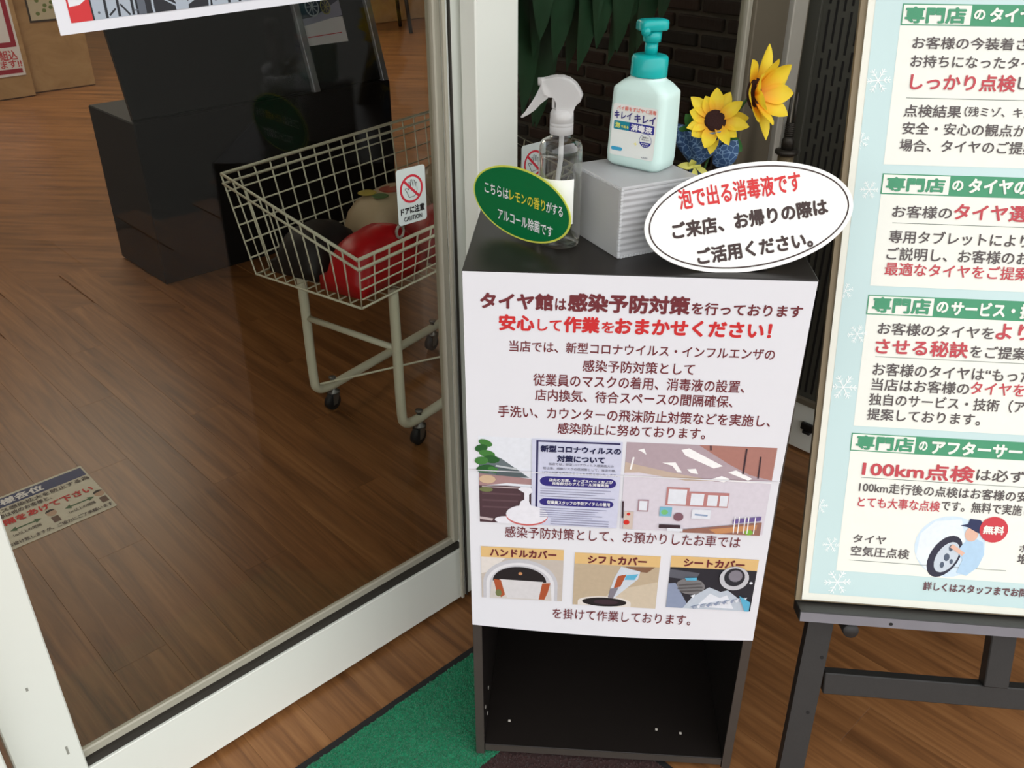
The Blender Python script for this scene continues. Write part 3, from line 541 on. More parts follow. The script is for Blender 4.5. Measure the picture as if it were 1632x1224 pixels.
# ------------------------------------------------------------------ clear trigger spray bottle
SB = Vector((0.1124, 0.0967, ZT))
sb = root('spray_bottle', SB, 'clear trigger spray bottle with frosted head behind the green oval sign', 'bottle')
PET = glass_mat('clear_bottle_plastic', (0.955, 0.96, 0.955, 1), 1.6, 0.04, 1.8, 0.9); FROST = translucent_mat('frosted_white_plastic', (238, 238, 238), 0.52, 0.3); LIQ = glass_mat('clear_liquid', (0.95, 0.96, 0.955, 1), 1.4, 0.02, 2.5)
V, F = lathe(SB, [(0.023, 0.0005), (0.0262, 0.003), (0.0268, 0.008), (0.0268, 0.120), (0.0262, 0.127), (0.0235, 0.1325), (0.016, 0.1365), (0.0115, 0.1385), (0.0112, 0.141)], 40, capt=False); add('bottle_body', V, F, PET, sb, True)
V, F = lathe(SB, [(0.0215, 0.0045), (0.0248, 0.008), (0.0250, 0.113)], 40); add('liquid', V, F, LIQ, sb, True)
V, F = tube([SB + Vector((0.0005, 0, 0.142)), SB + Vector((0.0, 0, 0.11)), SB + Vector((-0.006, 0, 0.06)), SB + Vector((-0.014, 0.0, 0.010))], 0.0032, 10); add('dip_tube', V, F, FROST, sb, True)
V, F = lathe(SB + UP * 0.1412, [(0.0143, 0), (0.0143, 0.009), (0.0138, 0.0095), (0.0143, 0.010), (0.0143, 0.013), (0.0138, 0.0135), (0.0143, 0.014), (0.0140, 0.024), (0.0120, 0.028), (0.009, 0.0285)], 32); add('screw_collar', V, F, FROST, sb, True)
hd = Vector((1, -0.05, 0)).normalized(); ht = Vector((0.05, 1, 0)).normalized()
def hpx(x, y): return SB + hd * ((x - 897) / 1238.0) + UP * (0.124 + (234.7 - y) * 0.000738)
def plate(name, pts, t, m, par):
    V, F = prism([hpx(*q) - ht * t / 2 for q in pts], ht * t); bm = bmesh.new(); bv = [bm.verts.new(x) for x in V]
    for q in F: bm.faces.new([bv[i] for i in q])
    bmesh.ops.bevel(bm, geom=[e for e in bm.edges if abs((e.verts[0].co - e.verts[1].co).normalized().dot(ht)) < 0.5], offset=0.0028, segments=3, affect='EDGES', profile=0.5, clamp_overlap=True)
    bm.verts.index_update(); V = [x.co.copy() for x in bm.verts]; F = [tuple(x.index for x in q.verts) for q in bm.faces]; bm.free()
    return add(name, V, F, m, par)
plate('trigger_head', [(866, 126), (878, 123), (888, 121), (898, 120.5), (908, 124), (917, 131), (923, 140), (927, 150), (924, 159), (917, 166), (911, 173), (909, 184), (909, 189), (888, 189), (888, 160), (889, 152), (884, 149), (878, 149), (870, 152), (866, 140)], 0.017, FROST, sb)
plate('trigger', [(866, 133), (872, 136), (880, 151), (874, 155), (866, 164), (858, 174), (849, 181), (838, 187.5), (836, 186), (845, 177), (852, 166), (857, 154), (862, 143)], 0.011, FROST, sb)
V, F = tube([hpx(871, 130), hpx(861, 130.5)], 0.0045, 14); add('nozzle', V, F, FROST, sb, True)
plate('lock_tab', [(882, 156), (886, 156), (886, 171), (882, 171)], 0.008, FROST, sb)
ln = Vector((-0.6691, -0.7431, 0)); le = Vector((0.7431, -0.6691, 0))
V, F = [], []
for i in range(11):
    t = math.radians(-52 + 104 * i / 10 + 30); d = ln * math.cos(t) + le * math.sin(t)
    for z in (0.034, 0.091): V.append(SB + d * 0.02705 + UP * z)
F = [(2 * i, 2 * i + 2, 2 * i + 3, 2 * i + 1) for i in range(10)]
add('label', V, F, mat('white_label', (240, 242, 238), 0.5), sb, True, label='plain white label on the bottle')

# green oval sign stuck to the spray bottle
gs = Sheet(SB + ln * 0.0315, le, UP)
gz = root('green_oval_sign', gs.P(-38, 4, 0), 'green oval sign with yellow rim about lemon scented alcohol, on the spray bottle', 'sign')
def board(sheet, pts, t, name, m, par): 
    V, F = prism([sheet.P(u, v, -t) for u, v in pts], sheet.n * t); return add(name, V, F, m, par)
YR = mat('lime_yellow_card', (214, 222, 92), 0.4); GC = mat('green_gloss_card', (10, 112, 62), 0.3, 0.04, 8)
def egg(cx, cy, rx, ry, k=0.0, n=56): return [(cx + rx * math.cos(2 * math.pi * i / n), cy + ry * math.sin(2 * math.pi * i / n) * (1 + k * math.cos(2 * math.pi * i / n))) for i in range(n)]
board(gs, egg(-39, 50, 88, 46.5), 0.0010, 'card', YR, gz)
gs.art('green_field', gz, [(GC, egg(-39, 50, 85.3, 44.2))])
for a in [('こちらは', -104, -59, 58.5, 14, 'w', 1), ('レモンの香り', -57, 6, 58.5, 15, 'y', 1), ('がする', 8, 36, 58.5, 14, 'w', 1), ('アルコール除菌です', -79, 20, 28.5, 15.5, 'w', 1)]: gs.text(gz, *a, lift=0.0007)

# white oval sign leaning on a small foot
wo = Vector((0.3171, 0.0156, ZT + 0.0004)); ws = Sheet(wo, (0.9974, 0.0716, 0), (-0.0354, 0.4935, 0.869)); ws.uy = ws.n.cross(ws.ux) if False else ws.uy
wr = root('white_oval_sign', wo, 'white oval sign with red and black writing about foam disinfectant, leaning on shelf top', 'sign')
CARD = mat('white_gloss_card', (236, 236, 232), 0.35, 0.01)
RT = 9.0
def orot(pts): 
    cr, sr = math.cos(math.radians(RT)), math.sin(math.radians(RT)); return [(25 + x * cr - y * sr, 65.8 + x * sr + y * cr) for x, y in pts]
board(ws, orot(egg(0, 0, 126, 64.5, 0.0, 72)), 0.0025, 'card', CARD, wr)
rg = egg(0, 0, 121, 59.8, 0, 72); rg2 = egg(0, 0, 119.2, 58.0, 0, 72)
V = ws.poly(orot(rg), 0.0003) + ws.poly(orot(rg2), 0.0003); F = [(i, (i + 1) % 72, 72 + (i + 1) % 72, 72 + i) for i in range(72)]
add('border_line', V, F, INK['B'], wr)
def wtext(st, x0, y0, x1, y1, h, ink, b):
    L = math.hypot(x1 - x0, y1 - y0); cx, cy = (x0 + x1) / 2, (y0 + y1) / 2
    ws.text(wr, st, cx - L / 2, cx + L / 2, cy, h, ink, b, lift=0.0004, rot=math.degrees(math.atan2(y1 - y0, x1 - x0)))
wtext('泡で出る消毒液です', -59, 86, 87, 109, 25, 'r', 2)
wtext('ご来店、お帰りの際は', -67, 48, 119, 79, 20.5, 'B', 3)
wtext('ご活用ください。', -37, 17.5, 101, 40, 20.5, 'B', 3)
box('foot', ws.P(18, 4, -0.004) , (0.03, 0.002, 0), (0.0, 0.055, 0), (0, 0, 0.0012), mat('clear_grey_acrylic', (170, 176, 176), 0.25), wr)
box('prop', ws.P(18, 4, -0.004) + Vector((0, 0.053, 0)), (0.03, 0.002, 0), (0, 0.002, 0), (0, -0.003, 0.062), MATS['clear_grey_acrylic'], wr)

# ------------------------------------------------------------------ sunflower bouquet behind the bottles
bq = root('sunflower_bouquet', (0.304, 0.262, ZT), 'artificial sunflower bouquet in blue wrap with yellow ribbon behind the foam bottle', 'flowers')
def petal_mat():
    m = bpy.data.materials.new('sunflower_petal'); m.use_nodes = True; nt = m.node_tree; N = nt.nodes; L = nt.links; p = N['Principled BSDF']
    tc = N.new('ShaderNodeTexCoord'); sx = N.new('ShaderNodeSeparateXYZ'); L.new(tc.outputs['Object'], sx.inputs[0])
    mr = N.new('ShaderNodeMapRange'); mr.inputs[1].default_value = 0.006; mr.inputs[2].default_value = 0.026; L.new(sx.outputs[0], mr.inputs[0])
    cr = N.new('ShaderNodeValToRGB'); cr.color_ramp.elements[0].color = rgb(240, 140, 20); cr.color_ramp.elements[1].color = rgb(255, 228, 60); L.new(mr.outputs[0], cr.inputs[0]); L.new(cr.outputs[0], p.inputs['Base Color'])
    p.inputs['Roughness'].default_value = 0.6; tl = N.new('ShaderNodeBsdfTranslucent'); L.new(cr.outputs[0], tl.inputs[0]); mx = N.new('ShaderNodeMixShader'); mx.inputs[0].default_value = 0.3
    L.new(p.outputs[0], mx.inputs[1]); L.new(tl.outputs[0], mx.inputs[2]); L.new(mx.outputs[0], N['Material Output'].inputs['Surface']); return m
PETM = petal_mat()
def petal_mesh(L, W, curl, cup):
    V, F = [], []; prof = [(0.0, 0.42), (0.2, 0.72), (0.42, 0.98), (0.6, 0.98), (0.78, 0.74), (0.92, 0.36), (1.0, 0.04)]
    for t, wd in prof:
        z = curl * L * t * t - 0.0
        for s in (-1, -0.5, 0, 0.5, 1): V.append((0.006 + t * L, s * W / 2 * wd, z + cup * abs(s) ** 2 * W * wd * 0.5))
    for i in range(len(prof) - 1):
        for k in range(4): F.append((i * 5 + k, i * 5 + k + 1, i * 5 + 6 + k, i * 5 + 5 + k))
    me = bpy.data.meshes.new('petal'); me.from_pydata(V, [], F); me.materials.append(PETM); me.polygons.foreach_set('use_smooth', [True] * len(F)); me.update(); return me
PM = [petal_mesh(0.030, 0.0165, 0.10, 0.35), petal_mesh(0.033, 0.0145, -0.05, 0.4), petal_mesh(0.026, 0.0155, 0.25, 0.3)]
PM = [petal_mesh(0.032, 0.0175, 0.10, 0.35), petal_mesh(0.035, 0.0165, -0.05, 0.4), petal_mesh(0.029, 0.018, 0.22, 0.3)]
DISC = mat('sunflower_disc', (44, 16, 14), 0.9, 0.3, 400, 0.8, 500)
def flower(cen, nrm, cupang, npet, size, roll=0.0, layers=2):
    cen = Vector(cen); x, y, z = frame_of(nrm); fl = bpy.data.objects.new('flower_head', None); fl.empty_display_size = 0.01; COL.objects.link(fl); fl.parent = bq; fl.location = cen - BASE[bq]; BASE[fl] = cen
    for ly in range(layers):
        for k in range(npet):
            t = 2 * math.pi * (k + 0.5 * ly) / npet + roll + random.uniform(-0.09, 0.09); c = cupang + (0.0 if ly else 0.16) + random.uniform(-0.12, 0.12) - ly * 0.10
            d = x * math.cos(t) + y * math.sin(t); tx = d * math.cos(c) + z * math.sin(c); tz = -d * math.sin(c) + z * math.cos(c); ty = tz.cross(tx)
            o = bpy.data.objects.new('petal', random.choice(PM)); COL.objects.link(o); o.parent = fl
            mm = Matrix((tx, ty, tz)).transposed().to_4x4() @ Matrix.Scale(size * random.uniform(0.9, 1.08), 4); mm.translation = z * (-0.001 * ly); o.matrix_local = mm
    V, F = lathe(cen + z * 0.0005, [(0.010 * size, 0), (0.0138 * size, 0.003), (0.013 * size, 0.0060), (0.008 * size, 0.0075), (0.001, 0.0078)], 20, z); add('flower_centre', V, F, DISC, fl, True)
    return fl
flower((0.3165, 0.252, 0.9976), (0.05, -0.86, 0.42), 0.20, 7, 1.10, 0.2)
flower((0.3640, 0.258, 1.0330), (0.74, -0.62, 0.22), 0.45, 7, 1.55, 0.3)
STEM = mat('green_stem', (52, 96, 44), 0.6); LEAFG = mat('leaf_green', (40, 104, 36), 0.55, 0.2, 60)
for pts in ([(0.300, 0.264, 0.89), (0.305, 0.265, 0.95), (0.3145, 0.262, 0.992)], [(0.302, 0.266, 0.89), (0.322, 0.27, 0.96), (0.347, 0.268, 1.005), (0.361, 0.262, 1.030)]):
    V, F = tube(smooth_path(pts), 0.0017, 8); add('stem', V, F, STEM, bq, True)
def leaf_geo(base, tip, nrm, W, bend=0.12, n=8, tipk=1.0):
    base, tip = Vector(base), Vector(tip); d = tip - base; L = d.length; d.normalize(); s = d.cross(Vector(nrm)).normalized(); nn = s.cross(d); V, F = [], []
    for i in range(n + 1):
        t = i / n; wd = (math.sin(math.pi * min(1, t * 0.92 + 0.06)) ** 0.8) * W / 2 * (1 if t < 0.999 else 0.04)
        c_ = base + d * (L * t) + nn * (bend * L * math.sin(math.pi * t))
        V += [c_ - s * wd + nn * wd * 0.25, c_, c_ + s * wd + nn * wd * 0.25]
    for i in range(n): F += [(i * 3, i * 3 + 1, i * 3 + 4, i * 3 + 3), (i * 3 + 1, i * 3 + 2, i * 3 + 5, i * 3 + 4)]
    return V, F
for b, t, nn, W in (((0.305, 0.270, 0.985), (0.300, 0.268, 1.020), (0, -1, 0.3), 0.018), ((0.298, 0.270, 0.98), (0.278, 0.266, 1.004), (0, -1, 0.2), 0.020), ((0.296, 0.27, 0.975), (0.270, 0.262, 0.985), (0, -1, 0.3), 0.016), ((0.335, 0.268, 0.972), (0.360, 0.262, 0.955), (0, -1, 0.3), 0.020), ((0.335, 0.268, 0.975), (0.352, 0.264, 0.978), (0, -1, 0.3), 0.012)):
    V, F = leaf_geo(b, t, nn, W, 0.08); add('leaf', V, F, LEAFG, bq, True)
def wrap_mat():
    m = bpy.data.materials.new('blue_mesh_wrap'); m.use_nodes = True; nt = m.node_tree; N = nt.nodes; L = nt.links; p = N['Principled BSDF']; p.inputs['Roughness'].default_value = 0.8
    tc = N.new('ShaderNodeTexCoord'); v = N.new('ShaderNodeTexVoronoi'); v.feature = 'DISTANCE_TO_EDGE'; v.inputs['Scale'].default_value = 120; L.new(tc.outputs['Object'], v.inputs['Vector'])
    cr = N.new('ShaderNodeValToRGB'); cr.color_ramp.elements[0].position = 0.02; cr.color_ramp.elements[0].color = rgb(128, 160, 196); cr.color_ramp.elements[1].position = 0.07; cr.color_ramp.elements[1].color = rgb(52, 84, 128)
    L.new(v.outputs['Distance'], cr.inputs[0]); L.new(cr.outputs[0], p.inputs['Base Color']); return m
WRAP = wrap_mat()
def wrap(cen, prof, n, lobes, amp, name):
    V, F = [], []
    for (x, y, z, r) in prof:
        for k in range(n):
            t = 2 * math.pi * k / n; rr = r * (1 + amp * math.sin(lobes * t + z * 60) * min(1, r / 0.02)); V.append((x + rr * math.cos(t), y + 0.7 * rr * math.sin(t), z + 0.35 * (rr - r)))
    for i in range(len(prof) - 1):
        for k in range(n): F.append((i * n + k, i * n + (k + 1) % n, (i + 1) * n + (k + 1) % n, (i + 1) * n + k))
    return add(name, V, F, WRAP, bq, True)
wrap(None, [(0.298, 0.263, 0.9345, 0.006), (0.299, 0.263, 0.943, 0.014), (0.301, 0.264, 0.956, 0.027), (0.301, 0.265, 0.972, 0.036), (0.299, 0.266, 0.986, 0.042)], 36, 7, 0.16, 'wrap')
wrap(None, [(0.298, 0.263, 0.934, 0.006), (0.303, 0.262, 0.922, 0.013), (0.310, 0.262, 0.905, 0.020), (0.312, 0.262, 0.877, 0.024)], 36, 6, 0.15, 'wrap_skirt')
V, F = leaf_geo((0.325, 0.262, 0.935), (0.352, 0.258, 0.972), (0, -1, 0.2), 0.03, 0.2); add('wrap_flap', V, F, WRAP, bq, True)
RIB = mat('pale_yellow_ribbon', (224, 220, 110), 0.5)
V, F = lathe((0.298, 0.263, 0.9305), [(0.0078, 0), (0.0085, 0.003), (0.0078, 0.006)], 16); add('ribbon_band', V, F, RIB, bq, True)
for b, t, W in (((0.295, 0.256, 0.934), (0.272, 0.250, 0.937), 0.010), ((0.299, 0.255, 0.934), (0.316, 0.250, 0.924), 0.008), ((0.297, 0.255, 0.932), (0.296, 0.248, 0.908), 0.010), ((0.293, 0.256, 0.936), (0.290, 0.249, 0.946), 0.012)):
    V, F = leaf_geo(b, t, (0, -1, 0.4), W, 0.15); add('ribbon_loop', V, F, RIB, bq, True)

# ------------------------------------------------------------------ upright rod with spring and prongs in the corner
tp = Vector((0.556, 0.856, 0)); DKM = mat('dark_grey_metal', (64, 60, 54), 0.45, metal=0.5); BRS = mat('dull_tan_metal', (138, 122, 92), 0.45, metal=0.3)
tl_ = root('pronged_rod', tp, 'thin upright rod with dark collar, spring and two prongs right of the sunflowers', 'rod')
V, F = lathe(tp, [(0.05, 0.0005), (0.05, 0.01), (0.016, 0.016), (0.016, 0.79)], 20); add('pole', V, F, BRS, tl_, True)
V, F = lathe(tp + UP * 0.7905, [(0.016, 0), (0.023, 0.004), (0.023, 0.010), (0.014, 0.012)], 24); add('collar', V, F, DKM, tl_, True)
V, F = lathe(tp + UP * 0.8026, [(0.012, 0), (0.0125, 0.018), (0.008, 0.026)], 20); add('neck', V, F, DKM, tl_, True)
V, F = tube([tp + Vector((0.0085 * math.cos(t), 0.0085 * math.sin(t), 0.829 + 0.026 * t / 44)) for t in [i * 0.55 for i in range(80)]], 0.0016, 6); add('spring', V, F, DKM, tl_, True)
for dx in (-0.006, 0.006):
    V, F = tube([tp + Vector((dx, 0, 0.829)), tp + Vector((dx * 0.9, 0, 0.914))], 0.0032, 8); add('prong', V, F, DKM, tl_, True)
V, F = cuboid(tp + Vector((-0.012, 0.012, 0.8)), (0.010, 0.004, 0), (-0.001, 0.003, 0), (0, 0, 0.115)); add('backing_plate', V, F, mat('pale_plate', (190, 188, 178), 0.5), tl_)

# ------------------------------------------------------------------ easel with service poster
EB = Vector((0.485, 0.0187, 0.3753)); EX = Vector((0.9994, -0.0349, 0)); EU = Vector((0.0102, 0.2922, 0.9563)).normalized(); s2 = Sheet(EB, EX, EU)
EN = s2.n
ez = root('display_easel', (0.78, 0.05, 0), 'black painted wooden easel holding the pale blue service poster', 'easel')
EBK = mat('black_painted_wood', (42, 41, 40), 0.45, 0.12, 50, 0.08, 200)
def ebox(name, u0, w0, u1, w1, n0, n1, m, par=ez, bevel=0.0015): return box(name, s2.P(u0, w0, n0), EX * ((u1 - u0) / 1000), EU * ((w1 - w0) / 1000), EN * (n1 - n0), m, par, bevel)
lg = ebox('ledge', -9, -30, 603, -14, -0.012, 0.030, EBK)
add('worn_front', s2.poly(rec(-8, -29, 602, -15), 0.0303), [(0, 1, 2, 3)], mat('worn_grey_paint', (118, 116, 122), 0.5, 0.1, 30), lg)
s2.art('knot', lg, [(SLOT, ell(118, -23, 3, 2.4, 10))], lift=0.0306)
def leg(u0, w0, u1, w1, wd, n0, n1, name='leg'):
    d = Vector((u1 - u0, w1 - w0)).normalized(); s_ = Vector((-d.y, d.x)) * wd / 2
    pts = [(u0 + s_.x, w0 + s_.y), (u1 + s_.x, w1 + s_.y), (u1 - s_.x, w1 - s_.y), (u0 - s_.x, w0 - s_.y)]
    V, F = prism([s2.P(a, b, n0) for a, b in pts], EN * (n1 - n0)); return add(name, V, F, EBK, ez)
l1 = leg(9, -384, 118, 1050, 36, -0.034, -0.014); l2 = leg(585, -384, 476, 1050, 36, -0.034, -0.014)
for u, wv in ((41, -107), (30, -200)):
    V, F = lathe(s2.P(u, wv, -0.0138), [(0.003, 0), (0.0028, 0.0003)], 10, EN); add('peg_hole', V, F, SLOT, l1)
V, F = lathe(s2.P(73, -52, -0.030), [(0.0115, 0), (0.0115, 0.032), (0.0105, 0.034)], 20, EN); add('peg', V, F, EBK, ez, True)
V, F = lathe(s2.P(521, -52, -0.030), [(0.0115, 0), (0.0115, 0.032), (0.0105, 0.034)], 20, EN); add('peg', V, F, EBK, ez, True)
ebox('cross_bar', 48, -166, 546, -131, -0.032, -0.012, EBK); ebox('centre_post', 275, -131, 310, -31, -0.030, -0.008, EBK); ebox('centre_post', 280, 400, 315, 1040, -0.060, -0.040, EBK)
top = s2.P(297, 1030, -0.037); ft = Vector((0.80, 0.78, 0.0)); dd = (ft - top); V, F = tube([top, ft], 0.016, 4); add('rear_leg', V, F, EBK, ez)
bd = root('service_poster', s2.P(297, -12, 0), 'pale blue poster with snowflakes and green headings standing on the easel ledge', 'poster')
ebox('backing_board', -9, -12.5, 601, 850, -0.0125, -0.0035, mat('brown_board', (134, 120, 96), 0.7, 0.1, 20), bd, 0)
ebox('poster_sheet', -1, -9, 594, 838, -0.0030, 0.0, flat('poster_border', 232, 232, 220), bd, 0)
PB = mat('pale_ice_blue_print', (196, 220, 220), 0.5, 0.06, 6); CRM = flat('cream_print', 236, 237, 228); GP = INK['G']; RUL = flat('rule_line', 120, 130, 120)
W_ = 586
s2.art('poster_ground', bd, [(PB, rec(8, 2, W_, 832))])
s2.art('text_panel', bd, [(CRM, rec(41, 611, W_ - 33, 782))], lift=0.0005); s2.art('text_panel', bd, [(CRM, rec(42.4, 452.4, W_ - 33, 573))], lift=0.0005)
s2.art('text_panel', bd, [(CRM, rec(42.6, 257, W_ - 33, 413.5))], lift=0.0005); s2.art('text_panel', bd, [(CRM, rec(42.6, 40, W_ - 33, 221))], lift=0.0005)
for w0, w1, us in ((782.3, 808, 125.5), (573.2, 599.5, 127.0), (413.5, 440, 127.8), (221, 246.8, 128.4)):
    s2.art('heading_band', bd, [(GP, rec(41.5, w0, W_ - 33, w1)), (CRM, rec(43, w0 + 1.4, us, w1 - 1.4))], lift=0.0008)
for u, wv, u1 in ((59.3, 694.6, 540), (61.2, 536.4, 540), (60.6, 356.1, 540), (61.1, 182.6, 540), (58.7, 57.6, 275)): s2.art('rule_line', bd, [(RUL, line(u, wv, u1, wv, 0.8))], lift=0.0008)
for a in [('専門店',45.1,119.7,794.5,20.0,'G',3),('の',128.9,142.5,795.7,12.5,'W',3),('タイヤ',147.7,200.9,795.9,17.6,'W',3),('お客様の今装着さ',58.8,198.5,761.7,14.9,'k',1),('お持ちになったタイ',59.3,207.9,739.5,15.0,'k',1),('しっかり点検',61.7,191.1,714.5,20.5,'p',2),('し',193.5,208.6,715.3,15.1,'k',1),
    ('点検結果',58.2,129.6,678.8,15.4,'k',1),('（残ミゾ、キズ',133.3,218.6,679.5,12.3,'k',1),('安全・安心の観点か',59.3,212.7,657.3,15.5,'k',1),('場合、タイヤのご提案',58.0,228.2,636.0,15.6,'k',1),('専門店',47.2,121.8,586.2,18.4,'G',3),('の',130.4,144.5,586.8,13.5,'W',3),('タイヤの',150.8,224.9,587.2,19.0,'W',3),
    ('お客様の',59.5,135.0,551.5,16.2,'k',1),('タイヤ選',137.3,229.2,553.4,20.9,'p',2),('専用タブレットにより',59.3,236.8,518.8,17.1,'k',1),('ご説明し、お客様のお',58.8,240.9,496.2,17.3,'k',1),('最適なタイヤをご提案',58.7,243.4,476.0,17.4,'p',1),('専門店',48.2,124.1,427.2,21.2,'G',3),('の',131.5,146.9,427.5,15.2,'W',3),('サービス・技',150.2,257.1,426.7,20.1,'W',3),
    ('お客様のタイヤを',59.3,210.3,395.4,17.0,'k',1),('より',212.4,257.3,398.5,22.0,'p',2),('させる秘訣',58.8,180.5,370.9,22.4,'p',2),('をご提案',183.2,256.1,369.5,17.1,'k',1),('お客様のタイヤは“もった',59.3,268.8,338.9,18.2,'k',1),('当店はお客様の',60.0,189.1,317.8,17.5,'k',1),('タイヤを',190.8,261.3,319.5,17.4,'p',1),
    ('独自のサービス・技術（ア',59.2,265.4,296.5,17.6,'k',1),('提案しております。',58.9,209.6,275.3,16.9,'k',1),('専門店',48.4,126.5,234.0,20.8,'G',3),('の',133.2,145.0,233.6,13.5,'W',3),('アフターサー',150.2,270.8,233.1,19.7,'W',3),('100km点検',61.3,212.9,196.5,23.7,'p',2),('は必ず',215.4,280.3,197.3,17.2,'k',1),
    ('100km走行後の点検はお客様の安',60.2,287.8,168.9,15.6,'k',1),('とても大事な点検',60.9,173.2,146.8,15.8,'p',1),('です。無料で実施し',174.8,295.8,149.0,15.7,'k',1),('タイヤ',60.7,106.2,91.3,12.3,'k',1),('空気圧点検',59.7,140.7,72.4,15.3,'k',1),('ホ',287.7,298.5,92.7,11.2,'k',1),('増',287.4,301.8,77.1,15.0,'k',1),('詳しくはスタッフまでお問',165.9,308.4,26.1,13.4,'b',2)]:
    s2.text(bd, *a, lift=0.0013)
s2.art('printed_photo', bd, [(flat('photo_pale_sky', 206, 224, 238), ell(194, 88, 48, 46)), (flat('photo_car', 226, 234, 240), [(150, 70), (152, 105), (170, 125), (205, 130), (215, 95), (190, 45), (165, 52)]), (flat('photo_tyre', 44, 44, 62), ell(189, 73, 20, 34, 24, rot=-24)), (flat('photo_rim', 196, 206, 216), ell(192, 72, 14, 25, 20, rot=-24)),
    (flat('photo_hubdark', 80, 92, 110), ell(192, 72, 4, 6, 10)), (flat('photo_hubdark', 80, 92, 110), ell(196, 86, 3, 5, 8)), (flat('photo_hubdark', 80, 92, 110), ell(187, 60, 3, 5, 8)), (flat('photo_hubdark', 80, 92, 110), ell(199, 66, 2.5, 4, 8)),
    (flat('photo_shirt', 176, 206, 230), [(212, 95), (222, 105), (238, 98), (242, 80), (236, 60), (222, 46), (208, 50), (214, 70), (205, 82)]), (flat('photo_skin', 222, 180, 160), ell(221, 109, 9, 11, 14)), (flat('photo_cap', 40, 48, 86), [(204, 121), (214, 124), (216, 132), (230, 131), (238, 122), (237, 110), (228, 112), (215, 119)]), (flat('photo_skin', 222, 180, 160), line(196, 90, 214, 78, 6))],
    lift=0.0007, step=0.00006, label='printed round photo of a capped mechanic at a car wheel')
s2.art('free_badge', bd, [(flat('badge_red', 200, 60, 70), ell(249.5, 118, 19.2, 19.2))], lift=0.0016); s2.text(bd, '無料', 235.0, 263.7, 117.5, 13.0, 'W', 3, lift=0.0020)
SNW = flat('snow_white', 244, 248, 246)
def flake(cx, cy, r, rot):
    L = []
    for k in range(6):
        t = math.radians(60 * k + rot); d = (math.cos(t), math.sin(t)); L.append((SNW, line(cx, cy, cx + d[0] * r, cy + d[1] * r, r * 0.07)))
        for q in (0.45, 0.72):
            for sgn in (-1, 1):
                t2 = t + sgn * math.radians(48); L.append((SNW, line(cx + d[0] * r * q, cy + d[1] * r * q, cx + d[0] * r * q + math.cos(t2) * r * 0.3, cy + d[1] * r * q + math.sin(t2) * r * 0.3, r * 0.06)))
    s2.art('snowflake', bd, [(m, [(max(8.2, u), max(2.2, v)) for u, v in p]) for m, p in L], lift=0.0007, step=0.000003)
for u, wv, r, q in ((22, 715, 16, 5), (9, 640, 11, 20), (26.6, 578, 12, 0), (10.8, 444, 11, 15), (33, 386, 13, 10), (23, 311, 18, 0), (9, 136, 12, 8), (31, 79, 12, 0), (46, 22, 19, 6)): flake(u, wv, r, q)
# ------------------------------------------------------------------ stickers and posters on the door glass
STK = mat('pale_sticker', (206, 216, 212), 0.5)
def caution(a_left, ztop, off, label):
    s = Sheet(FA(a_left, off - 0.0143, ztop - 0.087), DA, UP); W, H = 55, 87
    r = root('caution_sticker', s.P(W / 2, 0), label, 'sticker')
    V, F = prism([s.P(u, v, 0) for u, v in rrec(0, 0, W, H, 5)], s.n * 0.0004); add('sticker_sheet', V, F, STK, r)
    cx, cy = 27.5, 54; red = flat('prohibition_red', 196, 40, 56)
    hand = [(cx - 5, cy - 13), (cx + 6, cy - 12), (cx + 10.5, cy - 4), (cx + 10.5, cy + 8), (cx + 8.6, cy + 9), (cx + 7.4, cy + 2), (cx + 6.4, cy + 12), (cx + 4, cy + 13), (cx + 3.2, cy + 3), (cx + 1.6, cy + 14), (cx - 1, cy + 14), (cx - 1.2, cy + 3), (cx - 3, cy + 11), (cx - 5.2, cy + 11), (cx - 5.4, cy - 1), (cx - 8, cy + 1.5), (cx - 12, cy + 2.4), (cx - 12.4, cy + 1), (cx - 9, cy - 4)]
    k = 0.86; hin = [(cx + (u - cx) * 0.90 + 0.1, cy + (v - cy) * 0.92) for u, v in hand]
    lay = [(red, ell(cx, cy, 22, 22, 36)), (STK, ell(cx, cy, 18.4, 18.4, 36))]
    for i in range(len(hand)): lay.append((INK['K'], line(*hand[i], *hand[(i + 1) % len(hand)], 0.9)))
    lay.append((red, line(cx - 14.5, cy + 14.5, cx + 14.5, cy - 14.5, 4)))
    s.art('no_touch_mark', r, lay, lift=0.0006, step=0.000012)
    s.text(r, 'ドアに注意', 4.5, 50.5, 21.5, 12, 'K', 3, lift=0.0007); s.text(r, 'CAUTION', 10, 45, 8.6, 7.4, 'K', 2, lift=0.0007)
caution(1.0690, 0.9032, 0.0, 'white caution sticker with red no touch hand mark on the left glass door')
caution(0.8510, 0.9088, 0.045, 'white caution sticker half hidden behind the spray bottle')

tw = math.radians(1.6); tpx = DA * math.cos(tw) + UP * math.sin(tw); tpy = UP * math.cos(tw) - DA * math.sin(tw)
ts = Sheet(FA(1.500, -0.0143, 1.138), tpx, tpy)
tr = root('tyre_poster', ts.P(210, 0), 'white bordered poster of tyres and an alloy wheel stuck high on the left glass door', 'poster')
board(ts, rec(0, 0, 420, 297), 0.0005, 'poster_sheet', PAPER, tr)
TYL = flat('tyre_light', 168, 178, 190); TYD = flat('tyre_dark', 34, 36, 42); TYM = flat('tyre_mid', 92, 98, 108); TRD = flat('poster_red', 206, 50, 54)
lay = [(TRD, rec(14, 11, 40, 284)), (PAPER, [(16, 34), (33, 43), (37, 34), (27, 28), (16, 27)]), (TYD, rec(38, 11, 408, 284)), (TYL, [(40, 11), (88, 11), (88, 284), (52, 284), (38, 150)])]
for x in (54, 68, 84): lay.append((TYD, line(x, 11.5, x + 6, 284, 3)))
